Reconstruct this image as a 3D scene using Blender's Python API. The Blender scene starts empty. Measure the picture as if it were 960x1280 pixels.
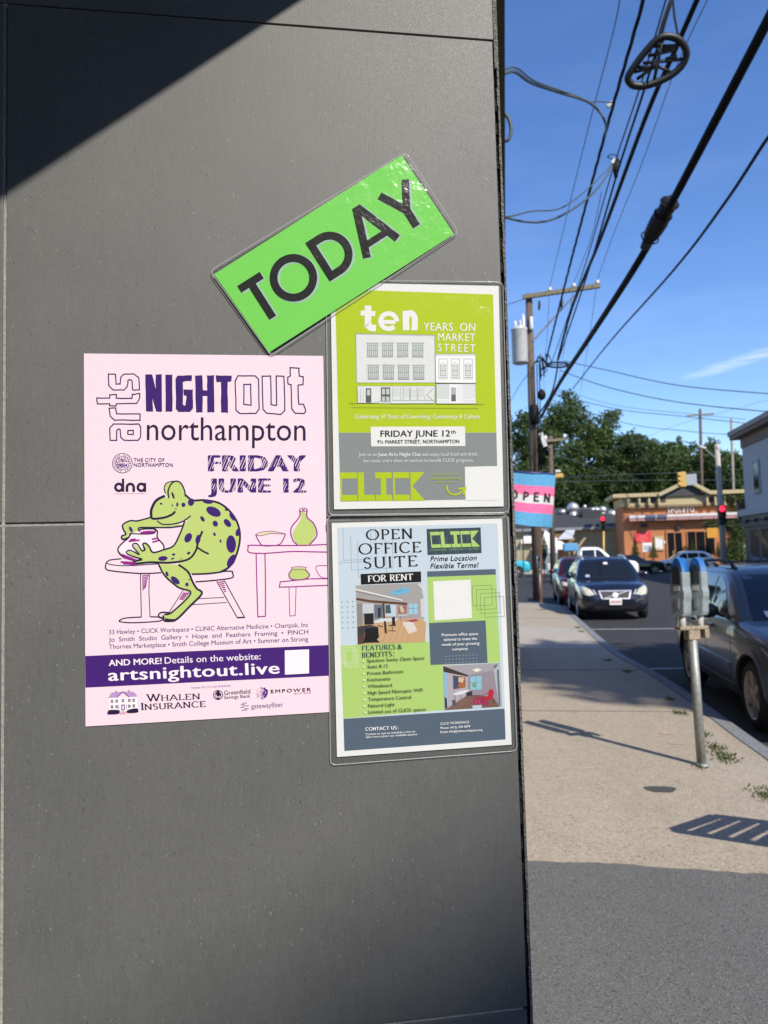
import bpy, bmesh, math, random
from math import radians as R, sin, cos, tan, pi, atan2, sqrt
from mathutils import Vector as V, Matrix
from mathutils.bvhtree import BVHTree
from mathutils.geometry import tessellate_polygon
random.seed(7)
SC = bpy.context.scene
COL = SC.collection

# ------------------------------------------------------------------ camera
FPX, CAMH = 940.0, 1.70
YAW, PITCH, ROLL = R(9.1), R(3.45), R(1.47)
CAM = V((0, 0, CAMH))
fh = V((-sin(YAW), cos(YAW), 0)); rh = V((cos(YAW), sin(YAW), 0)); zup = V((0, 0, 1))
FWD = fh * cos(PITCH) + zup * sin(PITCH)
_u = zup * cos(PITCH) - fh * sin(PITCH)
RGT = rh * cos(ROLL) - _u * sin(ROLL)
UPV = _u * cos(ROLL) + rh * sin(ROLL)
cd = bpy.data.cameras.new('camera'); cam = bpy.data.objects.new('camera', cd); COL.objects.link(cam)
cam.matrix_world = Matrix(((RGT.x, UPV.x, -FWD.x, CAM.x), (RGT.y, UPV.y, -FWD.y, CAM.y), (RGT.z, UPV.z, -FWD.z, CAM.z), (0, 0, 0, 1)))
cd.sensor_fit = 'VERTICAL'; cd.sensor_height = 36.0; cd.lens = FPX / 1280 * 36.0
cd.clip_start = 0.05; cd.clip_end = 6000
cd.dof.use_dof = True; cd.dof.focus_distance = 0.94; cd.dof.aperture_fstop = 10.5
SC.camera = cam

# ------------------------------------------------------------------ light
AWAY = V((-0.62, 0.785, 0)).normalized()          # horizontal direction in which shadows fall
SUN_EL = R(39.5)
TOSUN = V((-AWAY.x * cos(SUN_EL), -AWAY.y * cos(SUN_EL), sin(SUN_EL)))
wd = bpy.data.worlds.new('World'); SC.world = wd; wd.use_nodes = True
wn = wd.node_tree; bg = wn.nodes['Background']
sky = wn.nodes.new('ShaderNodeTexSky'); sky.sky_type = 'NISHITA'; sky.sun_disc = False
sky.sun_elevation = SUN_EL; sky.sun_rotation = atan2(TOSUN.x, TOSUN.y)
sky.altitude = 0; sky.air_density = 1.0; sky.dust_density = 0.25; sky.ozone_density = 3.0
bg.inputs[1].default_value = 0.15
wn.links.new(sky.outputs[0], bg.inputs[0])
sl = bpy.data.lights.new('sun', 'SUN'); sl.energy = 4.25; sl.angle = R(0.53); sl.color = (1.0, 0.93, 0.83)
so = bpy.data.objects.new('sun', sl); COL.objects.link(so)
so.rotation_euler = TOSUN.to_track_quat('Z', 'Y').to_euler()
vs = SC.view_settings; vs.view_transform = 'Standard'; vs.look = 'None'; vs.exposure = 0.46; vs.gamma = 1; vs.use_curve_mapping = False
SC.cycles.max_bounces = 8; SC.cycles.transparent_max_bounces = 24
SC.cycles.use_denoising = True

# ------------------------------------------------------------------ pixel helpers (photo is 960x1280)
def ray(px, py): return FWD + RGT * ((px - 480) / FPX) - UPV * ((py - 640) / FPX)
def at(px, py, z): return CAM + ray(px, py) * z                       # z = distance along the lens axis
def ground(px, py, Z=0.0):
    d = ray(px, py); return CAM + d * ((Z - CAMH) / d.z)
def onY(px, py, Y):
    d = ray(px, py); return CAM + d * (Y / d.y)
def onX(px, py, X):
    d = ray(px, py); return CAM + d * (X / d.x)
# wall plane
WN = (-(fh * cos(R(8.3))) - rh * (-sin(R(8.3)))).normalized()         # normal towards the camera
WN = V((-(fh.x*1.0 - rh.x*0.145), -(fh.y*1.0 - rh.y*0.145), 0)).normalized()
WD = V((-WN.y, WN.x, 0))                                              # along the wall to the right
W0 = CAM + fh * 0.925
def W(px, py, off=0.0):
    d = ray(px, py); p0 = W0 + WN * off
    return CAM + d * ((p0 - CAM).dot(WN) / d.dot(WN))
def ws(p): return (p - W0).dot(WD)
def WL(s, z, off=0.0):
    p = W0 + WD * s + WN * off; return V((p.x, p.y, z))

# ------------------------------------------------------------------ materials
MATS = {}
def lin(c):
    return tuple(((v / 255) / 12.92 if v / 255 <= 0.04045 else (((v / 255) + 0.055) / 1.055) ** 2.4) for v in c)
def nodes(name):
    m = bpy.data.materials.new(name); m.use_nodes = True
    return m, m.node_tree, m.node_tree.nodes['Principled BSDF']
def mat(name, col, rough=0.6, metal=0.0, var=0.12, scale=6.0, bump=0.0, bscale=40.0, spec=0.5, coat=0.0, emit=None, estr=1.0):
    if name in MATS: return MATS[name]
    m, t, b = nodes(name)
    L = t.links
    b.inputs['Roughness'].default_value = rough; b.inputs['Metallic'].default_value = metal
    b.inputs['Specular IOR Level'].default_value = spec
    b.inputs['Coat Weight'].default_value = coat; b.inputs['Coat Roughness'].default_value = 0.05
    tc = t.nodes.new('ShaderNodeTexCoord')
    if var > 0:
        n = t.nodes.new('ShaderNodeTexNoise'); n.inputs['Scale'].default_value = scale; n.inputs['Detail'].default_value = 6; n.inputs['Roughness'].default_value = 0.65
        L.new(tc.outputs['Object'], n.inputs['Vector'])
        r = t.nodes.new('ShaderNodeMapRange'); r.inputs[1].default_value = 0.3; r.inputs[2].default_value = 0.7
        r.inputs[3].default_value = 1 - var; r.inputs[4].default_value = 1 + var
        L.new(n.outputs[0], r.inputs[0])
        mx = t.nodes.new('ShaderNodeVectorMath'); mx.operation = 'SCALE'
        mx.inputs[0].default_value = col[:3]; L.new(r.outputs[0], mx.inputs['Scale']); L.new(mx.outputs[0], b.inputs['Base Color'])
    else:
        b.inputs['Base Color'].default_value = (*col[:3], 1)
    if bump > 0:
        n2 = t.nodes.new('ShaderNodeTexNoise'); n2.inputs['Scale'].default_value = bscale; n2.inputs['Detail'].default_value = 4
        L.new(tc.outputs['Object'], n2.inputs['Vector'])
        bp = t.nodes.new('ShaderNodeBump'); bp.inputs['Strength'].default_value = bump; bp.inputs['Distance'].default_value = 0.01
        L.new(n2.outputs[0], bp.inputs['Height']); L.new(bp.outputs[0], b.inputs['Normal'])
    if emit:
        b.inputs['Emission Color'].default_value = (*emit, 1); b.inputs['Emission Strength'].default_value = estr
    MATS[name] = m; return m
def ink(r, g, b):
    return mat('ink_%d_%d_%d' % (r, g, b), tuple(v * INKK for v in lin((r, g, b))), rough=0.75, var=0.035, scale=900.0, spec=0.25)
INKK = 0.79

def mix_rgb(t, f, a, b, mode='MIX'):
    n = t.nodes.new('ShaderNodeMix'); n.data_type = 'RGBA'; n.blend_type = mode
    for s, v in ((0, f), (6, a), (7, b)):
        if hasattr(v, 'is_output'): t.links.new(v, n.inputs[s])
        elif s == 0: n.inputs[0].default_value = v
        else: n.inputs[s].default_value = (*v[:3], 1)
    return n.outputs[2]
def ramp(t, src, p0, p1, v0=0.0, v1=1.0):
    r = t.nodes.new('ShaderNodeMapRange'); r.clamp = True
    r.inputs[1].default_value = p0; r.inputs[2].default_value = p1; r.inputs[3].default_value = v0; r.inputs[4].default_value = v1
    t.links.new(src, r.inputs[0]); return r.outputs[0]
def noise(t, vec, scale, detail=4, rough=0.6):
    n = t.nodes.new('ShaderNodeTexNoise'); n.inputs['Scale'].default_value = scale; n.inputs['Detail'].default_value = detail; n.inputs['Roughness'].default_value = rough
    t.links.new(vec, n.inputs['Vector']); return n.outputs[0]
def voro(t, vec, scale, rnd=1.0):
    n = t.nodes.new('ShaderNodeTexVoronoi'); n.inputs['Scale'].default_value = scale; n.inputs['Randomness'].default_value = rnd
    t.links.new(vec, n.inputs['Vector']); return n
def mapping(t, vec, sc, rot=(0, 0, 0)):
    n = t.nodes.new('ShaderNodeMapping'); n.inputs['Scale'].default_value = sc; n.inputs['Rotation'].default_value = rot
    t.links.new(vec, n.inputs['Vector']); return n.outputs[0]
def bumpn(t, b, h, strength, dist):
    bp = t.nodes.new('ShaderNodeBump'); bp.inputs['Strength'].default_value = strength; bp.inputs['Distance'].default_value = dist
    t.links.new(h, bp.inputs['Height']); t.links.new(bp.outputs[0], b.inputs['Normal'])

def m_tile():
    m, t, b = nodes('porcelain_tile'); L = t.links
    tc = t.nodes.new('ShaderNodeTexCoord'); o = tc.outputs['Object']
    st = mapping(t, o, (1, 1, 0.13))
    streak = noise(t, st, 240, 6, 0.75)
    fine = noise(t, mapping(t, o, (1, 1, 0.4)), 900, 3, 0.6)
    big = noise(t, o, 5, 4, 0.55)
    base = mix_rgb(t, ramp(t, big, 0.3, 0.7), (0.088, 0.090, 0.087), (0.120, 0.121, 0.116))
    c1 = mix_rgb(t, ramp(t, streak, 0.35, 0.75, 0, 0.42), base, (0.150, 0.152, 0.146))
    c2 = mix_rgb(t, ramp(t, fine, 0.3, 0.62, 0.5, 0.0), c1, (0.062, 0.064, 0.063))
    # scattered pale flecks and dark pits, stretched along the streaks
    warp = t.nodes.new('ShaderNodeVectorMath'); warp.operation = 'ADD'
    nz = t.nodes.new('ShaderNodeTexNoise'); nz.inputs['Scale'].default_value = 160; L.new(o, nz.inputs['Vector'])
    sc = t.nodes.new('ShaderNodeVectorMath'); sc.operation = 'SCALE'; sc.inputs['Scale'].default_value = 0.006
    L.new(nz.outputs['Color'], sc.inputs[0]); L.new(o, warp.inputs[0]); L.new(sc.outputs[0], warp.inputs[1])
    v1 = voro(t, mapping(t, warp.outputs[0], (1.15, 1, 0.6)), 150)
    f1 = ramp(t, v1.outputs['Distance'], 0.06, 0.17, 0.7, 0.0)
    sel = t.nodes.new('ShaderNodeSeparateColor'); L.new(v1.outputs['Color'], sel.inputs[0])
    mm = t.nodes.new('ShaderNodeMath'); mm.operation = 'MULTIPLY'; L.new(f1, mm.inputs[0]); L.new(ramp(t, sel.outputs[0], 0.5, 0.95), mm.inputs[1])
    c3 = mix_rgb(t, mm.outputs[0], c2, (0.26, 0.26, 0.245))
    v2 = voro(t, mapping(t, warp.outputs[0], (1.1, 1, 0.5)), 165)
    f2 = ramp(t, v2.outputs['Distance'], 0.07, 0.18, 0.8, 0.0)
    sel2 = t.nodes.new('ShaderNodeSeparateColor'); L.new(v2.outputs['Color'], sel2.inputs[0])
    m2 = t.nodes.new('ShaderNodeMath'); m2.operation = 'MULTIPLY'; L.new(f2, m2.inputs[0]); L.new(ramp(t, sel2.outputs[1], 0.5, 0.75), m2.inputs[1])
    c4 = mix_rgb(t, m2.outputs[0], c3, (0.045, 0.046, 0.046))
    L.new(c4, b.inputs['Base Color'])
    L.new(ramp(t, fine, 0.3, 0.7, 0.50, 0.66), b.inputs['Roughness'])
    b.inputs['Specular IOR Level'].default_value = 0.5
    bumpn(t, b, streak, 0.11, 0.0012)
    return m
def m_concrete(name, c0, c1, agg, k=1.0, wear=0.3):
    m, t, b = nodes(name); L = t.links
    tc = t.nodes.new('ShaderNodeTexCoord'); o = tc.outputs['Object']
    big = noise(t, o, 0.55, 6, 0.6); mid = noise(t, o, 5.0, 5, 0.65)
    base = mix_rgb(t, ramp(t, big, 0.3, 0.7), c0, c1)
    base = mix_rgb(t, ramp(t, mid, 0.35, 0.75, 0, wear), base, tuple(v * 0.6 for v in c0))
    v = voro(t, o, 95 * k); s = t.nodes.new('ShaderNodeSeparateColor'); L.new(v.outputs['Color'], s.inputs[0])
    dark = ramp(t, s.outputs[0], 0.0, 1.0, -0.6, 1.0)
    cc = mix_rgb(t, ramp(t, s.outputs[0], 0.62, 0.95, 0.0, 0.7), base, agg[0])
    cc = mix_rgb(t, ramp(t, s.outputs[1], 0.80, 0.98, 0.0, 0.85), cc, agg[1])
    v2 = voro(t, o, 230 * k); s2 = t.nodes.new('ShaderNodeSeparateColor'); L.new(v2.outputs['Color'], s2.inputs[0])
    cc = mix_rgb(t, ramp(t, s2.outputs[2], 0.0, 1.0, 0.0, 0.45), cc, tuple(v_ * 0.45 for v_ in c0))
    spk = ramp(t, s2.outputs[0], 0.975, 1.0, 0.0, 0.7)
    cc = mix_rgb(t, spk, cc, (0.6, 0.58, 0.55))
    gv = voro(t, o, 2.6); gs = t.nodes.new('ShaderNodeSeparateColor'); L.new(gv.outputs['Color'], gs.inputs[0])
    gm = t.nodes.new('ShaderNodeMath'); gm.operation = 'MULTIPLY'; L.new(ramp(t, gv.outputs['Distance'], 0.035, 0.05, 0.55, 0.0), gm.inputs[0]); L.new(ramp(t, gs.outputs[0], 0.45, 0.6), gm.inputs[1])
    cc = mix_rgb(t, gm.outputs[0], cc, tuple(v_ * 0.35 for v_ in c0))
    wet = noise(t, mapping(t, o, (1.0, 0.35, 1)), 1.7, 7, 0.72)
    cc = mix_rgb(t, ramp(t, wet, 0.52, 0.72, 0.0, 0.38), cc, tuple(v_ * 0.55 for v_ in c0))
    L.new(cc, b.inputs['Base Color']); b.inputs['Roughness'].default_value = 0.85; b.inputs['Specular IOR Level'].default_value = 0.3
    bumpn(t, b, v.outputs['Distance'], 0.35, 0.004)
    MATS[name] = m; return m
def m_brick():
    m, t, b = nodes('orange_brick'); L = t.links
    tc = t.nodes.new('ShaderNodeTexCoord'); sx = t.nodes.new('ShaderNodeSeparateXYZ'); L.new(tc.outputs['Object'], sx.inputs[0])
    ad = t.nodes.new('ShaderNodeMath'); L.new(sx.outputs[0], ad.inputs[0]); L.new(sx.outputs[1], ad.inputs[1])
    cb = t.nodes.new('ShaderNodeCombineXYZ'); L.new(ad.outputs[0], cb.inputs[0]); L.new(sx.outputs[2], cb.inputs[1])
    br = t.nodes.new('ShaderNodeTexBrick'); br.inputs['Scale'].default_value = 1.0
    br.inputs['Brick Width'].default_value = 0.23; br.inputs['Row Height'].default_value = 0.08; br.inputs['Mortar Size'].default_value = 0.008
    br.inputs['Color1'].default_value = (0.52, 0.185, 0.055, 1); br.inputs['Color2'].default_value = (0.43, 0.135, 0.042, 1); br.inputs['Mortar'].default_value = (0.38, 0.25, 0.15, 1)
    L.new(cb.outputs[0], br.inputs['Vector'])
    n = noise(t, tc.outputs['Object'], 0.8, 5)
    c = mix_rgb(t, ramp(t, n, 0.35, 0.75, 0, 0.4), br.outputs['Color'], (0.24, 0.075, 0.03))
    L.new(c, b.inputs['Base Color']); b.inputs['Roughness'].default_value = 0.85
    return m
def m_wood():
    m, t, b = nodes('weathered_pole_wood'); L = t.links
    tc = t.nodes.new('ShaderNodeTexCoord'); o = tc.outputs['Object']
    g = noise(t, mapping(t, o, (1, 1, 0.06)), 30, 5, 0.7)
    c = mix_rgb(t, ramp(t, g, 0.3, 0.7), (0.055, 0.037, 0.027), (0.16, 0.118, 0.088))
    L.new(c, b.inputs['Base Color']); b.inputs['Roughness'].default_value = 0.9
    bumpn(t, b, g, 0.4, 0.01); return m
def m_leaf(name, a, b_, sc=0.6):
    if name in MATS: return MATS[name]
    m, t, b = nodes(name); L = t.links
    tc = t.nodes.new('ShaderNodeTexCoord')
    n = noise(t, tc.outputs['Object'], sc, 5, 0.7)
    n2 = noise(t, tc.outputs['Object'], sc * 9, 2, 0.6)
    c = mix_rgb(t, ramp(t, n, 0.3, 0.7), a, b_)
    c = mix_rgb(t, ramp(t, n2, 0.4, 0.8, 0, 0.5), c, tuple(min(1, v * 1.5) for v in b_))
    L.new(c, b.inputs['Base Color']); b.inputs['Roughness'].default_value = 0.6; b.inputs['Specular IOR Level'].default_value = 0.3
    tr = t.nodes.new('ShaderNodeBsdfTranslucent'); L.new(c, tr.inputs[0])
    ms = t.nodes.new('ShaderNodeMixShader'); ms.inputs[0].default_value = 0.25
    L.new(b.outputs[0], ms.inputs[1]); L.new(tr.outputs[0], ms.inputs[2]); L.new(ms.outputs[0], t.nodes['Material Output'].inputs[0])
    MATS[name] = m; return m
def m_film():
    m, t, b = nodes('laminate_film'); L = t.links; t.nodes.remove(b)
    tc = t.nodes.new('ShaderNodeTexCoord'); o = tc.outputs['Object']
    tr = t.nodes.new('ShaderNodeBsdfTransparent'); tr.inputs[0].default_value = (0.94, 0.95, 0.95, 1)
    gl = t.nodes.new('ShaderNodeBsdfGlossy'); gl.inputs['Roughness'].default_value = 0.16
    fr = t.nodes.new('ShaderNodeFresnel'); fr.inputs['IOR'].default_value = 1.48
    bp = t.nodes.new('ShaderNodeBump'); bp.inputs['Strength'].default_value = 1.0; bp.inputs['Distance'].default_value = 0.003
    L.new(noise(t, o, 22, 4, 0.55), bp.inputs['Height']); L.new(bp.outputs[0], gl.inputs['Normal']); L.new(bp.outputs[0], fr.inputs['Normal'])
    ms = t.nodes.new('ShaderNodeMixShader'); L.new(fr.outputs[0], ms.inputs[0]); L.new(tr.outputs[0], ms.inputs[1]); L.new(gl.outputs[0], ms.inputs[2])
    L.new(ms.outputs[0], t.nodes['Material Output'].inputs[0]); return m
def m_seal():
    m, t, b = nodes('laminate_sealed_edge'); L = t.links
    tr = t.nodes.new('ShaderNodeBsdfTransparent'); b.inputs['Base Color'].default_value = (0.55, 0.57, 0.58, 1); b.inputs['Roughness'].default_value = 0.15
    ms = t.nodes.new('ShaderNodeMixShader'); ms.inputs[0].default_value = 0.42
    L.new(tr.outputs[0], ms.inputs[1]); L.new(b.outputs[0], ms.inputs[2]); L.new(ms.outputs[0], t.nodes['Material Output'].inputs[0]); return m

# ------------------------------------------------------------------ object helpers
def link(o): COL.objects.link(o); return o
def tag(o, label=None, cat=None, group=None, kind=None):
    if label: o['label'] = label
    if cat: o['category'] = cat
    if group: o['group'] = group
    if kind: o['kind'] = kind
    return o
def empty(name, loc, label, cat, group=None, rz=0.0):
    o = bpy.data.objects.new(name, None); o.location = loc; o.rotation_euler = (0, 0, rz); o.empty_display_size = 0.1
    link(o); return tag(o, label, cat, group)
class MB:
    def __init__(s): s.v = []; s.f = []; s.m = []; s.ms = []; s.sm = []
    def mi(s, m):
        if m not in s.ms: s.ms.append(m)
        return s.ms.index(m)
    def add(s, vs, fs, m, smooth=False):
        k = len(s.v); i = s.mi(m); s.v += [V(p) for p in vs]
        for f in fs: s.f.append([k + q for q in f]); s.m.append(i); s.sm.append(smooth)
        return s
    def box(s, x0, x1, y0, y1, z0, z1, m):
        return s.add([(x0,y0,z0),(x1,y0,z0),(x1,y1,z0),(x0,y1,z0),(x0,y0,z1),(x1,y0,z1),(x1,y1,z1),(x0,y1,z1)],
                     [(0,3,2,1),(4,5,6,7),(0,1,5,4),(1,2,6,5),(2,3,7,6),(3,0,4,7)], m)
    def hexa(s, a, b, m):                      # two quads -> solid
        return s.add(list(a) + list(b), [(3,2,1,0),(4,5,6,7),(0,1,5,4),(1,2,6,5),(2,3,7,6),(3,0,4,7)], m)
    def bar(s, p, q, w, h, m, up=None):
        p, q = V(p), V(q); d = (q - p).normalized(); u = V(up) if up else (V((0,0,1)) if abs(d.z) < 0.9 else V((0,1,0)))
        r = d.cross(u).normalized(); u = r.cross(d)
        A = [p - r*w/2 - u*h/2, p + r*w/2 - u*h/2, p + r*w/2 + u*h/2, p - r*w/2 + u*h/2]
        return s.hexa(A, [x + (q - p) for x in A], m)
    def tube(s, pts, rad, m, n=8, closed=False, caps=True):
        pts = [V(p) for p in pts]; N = len(pts); rs = rad if hasattr(rad, '__len__') else [rad] * N
        vs = []; prev = None
        for i, p in enumerate(pts):
            a = pts[(i - 1) % N] if (closed or i > 0) else p; b = pts[(i + 1) % N] if (closed or i < N - 1) else p
            d = (b - a); d = d.normalized() if d.length > 1e-9 else V((0,0,1))
            if prev is None: x = d.orthogonal().normalized()
            else:
                x = prev - d * prev.dot(d); x = x.normalized() if x.length > 1e-6 else d.orthogonal().normalized()
            prev = x; y = d.cross(x)
            vs += [p + (x * cos(2*pi*k/n) + y * sin(2*pi*k/n)) * rs[i] for k in range(n)]
        fs = []
        for i in range(N if closed else N - 1):
            j = (i + 1) % N
            fs += [(i*n + k, i*n + (k+1) % n, j*n + (k+1) % n, j*n + k) for k in range(n)]
        if caps and not closed: fs += [tuple(range(n))[::-1], tuple((N-1)*n + k for k in range(n))]
        return s.add(vs, fs, m, True)
    def lathe(s, c, prof, m, n=20, axis='z', caps=True):
        c = V(c); vs = []
        for r, h in prof:
            for k in range(n):
                a = 2*pi*k/n
                p = {'z': (r*cos(a), r*sin(a), h), 'x': (h, r*cos(a), r*sin(a)), 'y': (r*sin(a), h, r*cos(a))}[axis]
                vs.append(c + V(p))
        fs = []
        for i in range(len(prof) - 1): fs += [(i*n+k, i*n+(k+1)%n, (i+1)*n+(k+1)%n, (i+1)*n+k) for k in range(n)]
        if caps: fs += [tuple(range(n))[::-1], tuple((len(prof)-1)*n + k for k in range(n))]
        return s.add(vs, fs, m, True)
    def poly(s, pts, m):
        pts = [V(p) for p in pts]
        if len(pts) <= 4: return s.add(pts, [tuple(range(len(pts)))], m)
        return s.add(pts, [tuple(t) for t in tessellate_polygon([pts])], m)
    def prism(s, pts, d, m):                   # polygon extruded by vector d
        pts = [V(p) for p in pts]; n = len(pts); d = V(d)
        tr = tessellate_polygon([pts]) if n > 4 else [tuple(range(n))]
        fs = [tuple(t) for t in tr] + [tuple(n + q for q in reversed(t)) for t in tr]
        fs += [(i, i + n, (i+1) % n + n, (i+1) % n) for i in range(n)]
        return s.add(pts + [p + d for p in pts], fs, m)
    def build(s, name, parent=None, world=True, label=None, cat=None, group=None, kind=None, smooth=None, bevel=0.0, fix=True, origin=None):
        off = V((0,0,0))
        if parent is not None and world: off = parent.location.copy()
        elif parent is None and origin is not None: off = V(origin)
        me = bpy.data.meshes.new(name); me.from_pydata([p - off for p in s.v], [], s.f)
        for m in s.ms: me.materials.append(m)
        me.polygons.foreach_set('material_index', s.m)
        me.polygons.foreach_set('use_smooth', s.sm if smooth is None else [smooth] * len(s.f))
        if fix:
            bm = bmesh.new(); bm.from_mesh(me); bmesh.ops.recalc_face_normals(bm, faces=bm.faces); bm.to_mesh(me); bm.free()
        o = bpy.data.objects.new(name, me); link(o)
        if parent is not None: o.parent = parent
        elif origin is not None: o.location = off
        if bevel > 0:
            b = o.modifiers.new('bevel', 'BEVEL'); b.width = bevel; b.segments = 2; b.limit_method = 'ANGLE'
        me.update(); return tag(o, label, cat, group, kind)
def one(fn, *a, **k):
    mb = MB(); fn(mb); return mb.build(*a, **k)
def catmull(pts, n=8, closed=False):
    pts = [V(p) for p in pts]; N = len(pts); out = []
    for i in range(N if closed else N - 1):
        g = lambda j: pts[j % N] if closed else pts[max(0, min(N - 1, j))]
        p0, p1, p2, p3 = g(i-1), g(i), g(i+1), g(i+2)
        for k in range(n):
            t = k / n
            out.append(0.5 * ((2*p1) + (p2-p0)*t + (2*p0-5*p1+4*p2-p3)*t*t + (3*p1-p0-3*p2+p3)*t**3))
    if not closed: out.append(pts[-1])
    return out
def descend(o):
    for c in list(o.children): yield c
def dup(o, loc=None, rz=None, label=None, parent=None):
    c = o.copy(); COL.objects.link(c)
    if parent is not None: c.parent = parent
    if loc is not None: c.location = loc
    if rz is not None: c.rotation_euler = (0, 0, rz)
    if label: c['label'] = label
    for ch in list(o.children): dup(ch, parent=c)
    return c
# ------------------------------------------------------------------ ground, road, pavement
m_road = m_concrete('asphalt_road', (0.034, 0.034, 0.035), (0.048, 0.047, 0.046), ((0.075, 0.075, 0.075), (0.024, 0.024, 0.024)), 0.9, 0.3)  # tones darkened to carry the shade that lies over the street
m_walk = m_concrete('tan_aggregate_concrete', (0.405, 0.345, 0.258), (0.475, 0.41, 0.315), ((0.53, 0.46, 0.355), (0.24, 0.20, 0.15)), 0.8, 0.25)
m_aspw = m_concrete('asphalt_walk', (0.135, 0.135, 0.127), (0.170, 0.168, 0.158), ((0.20, 0.20, 0.19), (0.06, 0.06, 0.06)), 1.5, 0.2)
m_apron = m_concrete('pale_concrete', (0.42, 0.38, 0.33), (0.50, 0.46, 0.40), ((0.55, 0.5, 0.44), (0.3, 0.27, 0.24)), 0.8, 0.2)
m_gran = m_concrete('grey_granite', (0.20, 0.21, 0.225), (0.28, 0.29, 0.30), ((0.38, 0.38, 0.39), (0.12, 0.12, 0.13)), 1.0, 0.2)
m_soil = m_concrete('far_ground', (0.10, 0.10, 0.085), (0.14, 0.135, 0.11), ((0.2, 0.19, 0.16), (0.07, 0.07, 0.06)), 0.3, 0.3)
m_paint = mat('worn_dimmed_paint', (0.38, 0.38, 0.37), 0.8, var=0.4, scale=9)  # white dimmed for the shade on the road, mottled by wear
ZR = -0.13                                       # road surface lies a kerb below the pavement
mb = MB(); mb.poly([(-1500,-300,ZR-0.3),(1500,-300,ZR-0.3),(1500,3000,ZR-0.3),(-1500,3000,ZR-0.3)], m_soil); mb.build('ground', kind='structure')
mb = MB(); mb.poly([(-140,-60,ZR),(140,-60,ZR),(140,160,ZR),(-140,160,ZR)], m_road); mb.build('road', kind='structure')
KX0, KX1 = 1.98, 1.66                            # kerb line near and beyond the crossing
kp = [(KX0+0.05,-30),(KX0+0.05,2.0),(KX0,7.5),(KX0-0.02,9.0),(KX0-0.10,11.0),(KX1+0.02,13.6),(KX1,20.0),(KX1-0.03,24.5),(KX1-0.4,25.9),(KX1-1.3,26.7),(KX1-4.0,26.9)]
kc = [V((a[0],a[1],0)) for a in catmull([(x,y,0) for x,y in kp], 6)]
asph_y0 = ground(655,1074); asph_y1 = ground(960,1091)
def walk_x(y):                                    # kerb x at a given y on the straight part
    for a, b in zip(kc, kc[1:]):
        if a.y <= y <= b.y and b.y > a.y: return a.x + (b.x-a.x)*(y-a.y)/(b.y-a.y)
    return kc[-1].x
sl_ = (asph_y1.y-asph_y0.y)/(asph_y1.x-asph_y0.x)
ycut = lambda x: asph_y0.y + (x-asph_y0.x)*sl_
near = [p for p in kc if p.y < ycut(p.x)]; far = [p for p in kc if p.y >= ycut(p.x)]
xk = walk_x(ycut(KX0)); cutR = V((xk, ycut(xk), 0)); cutL = V((-8, ycut(-8), 0))
mb = MB(); jag = [cutL+(cutR-cutL)*(k/220)+V((0,random.uniform(-0.010,0.010)+0.012*sin(k*0.21),0)) for k in range(1,220)]
ring = [cutL] + jag + [cutR] + far + [V((-8, far[-1].y, 0))]; mb.prism(ring, (0,0,ZR-0.05), m_walk); mb.build('pavement', kind='structure')
mb = MB(); ring = [V((-8,-30,0))] + near + [cutR - V((0,0.006,0))] + [j_ - V((0,0.006+0.004*random.random(),0)) for j_ in jag[::-1]] + [cutL - V((0,0.006,0))]; mb.prism(ring, (0,0,ZR-0.05), m_aspw); mb.build('asphalt_path', kind='structure')
mb = MB()
kerb_in = kc; n = len(kc)
outp = []
for i, p in enumerate(kc):
    d = (kc[min(n-1,i+1)] - kc[max(0,i-1)]).normalized(); outp.append(p + V((d.y,-d.x,0))*0.14)
L_ = 0.0
for i in range(n-1):
    a, b, c, d = kc[i], kc[i+1], outp[i+1], outp[i]
    e = 0.004
    a2, b2 = a + (d-a)*0.02, b + (c-b)*0.02
    top = [V((p.x,p.y,0.008)) for p in (a2,b2,c,d)]; bot = [V((p.x,p.y,ZR-0.04)) for p in (a2,b2,c,d)]
    mb.hexa(top, bot, m_gran)
mb.build('granite_kerb', kind='structure')
# apron of pale concrete across the pavement, patch, slab joints
def sheet(name, pts, z, m, kind='structure'):
    mb = MB(); mb.poly([V((p.x,p.y,z)) for p in pts], m); return mb.build(name, kind=kind)
sheet('driveway_apron', [ground(644,812),ground(748,811),ground(724,786),ground(640,783)], 0.004, m_apron)
mb = MB()
m_joint = mat('dark_joint', (0.06,0.055,0.05), 0.9)
for yy in (8.4, 11.3, 20.3, 23.2):
    mb.box(-2, walk_x(yy)-0.01, yy, yy+0.012, 0.001, 0.003, m_joint)
mb.build('pavement_joint', kind='structure')
c = ground(826,987)
mb = MB(); mb.poly([c + V((0.105*cos(a)*(1+0.16*sin(3*a)), 0.085*sin(a)*(1+0.2*cos(2*a)), 0.004)) for a in [2*pi*k/18 for k in range(18)]], mat('tar_patch',(0.07,0.065,0.06),0.7,bump=0.5)); mb.build('pavement_patch', kind='structure')
m_stain = mat('rust_stain', (0.43,0.31,0.20), 0.85, var=0.2)
for k,(px,py,rx,ry,m) in enumerate([(836,917,0.08,0.05,m_stain),(846,930,0.07,0.025,m_stain)]):
    c = ground(px,py); mb = MB(); mb.poly([c + V((rx*cos(a)*(1+0.22*sin(3*a+k)), ry*sin(a)*(1+0.3*cos(2*a+k)), 0.0035)) for a in [2*pi*q/20 for q in range(20)]], m); mb.build('pavement_stain', kind='structure')
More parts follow.
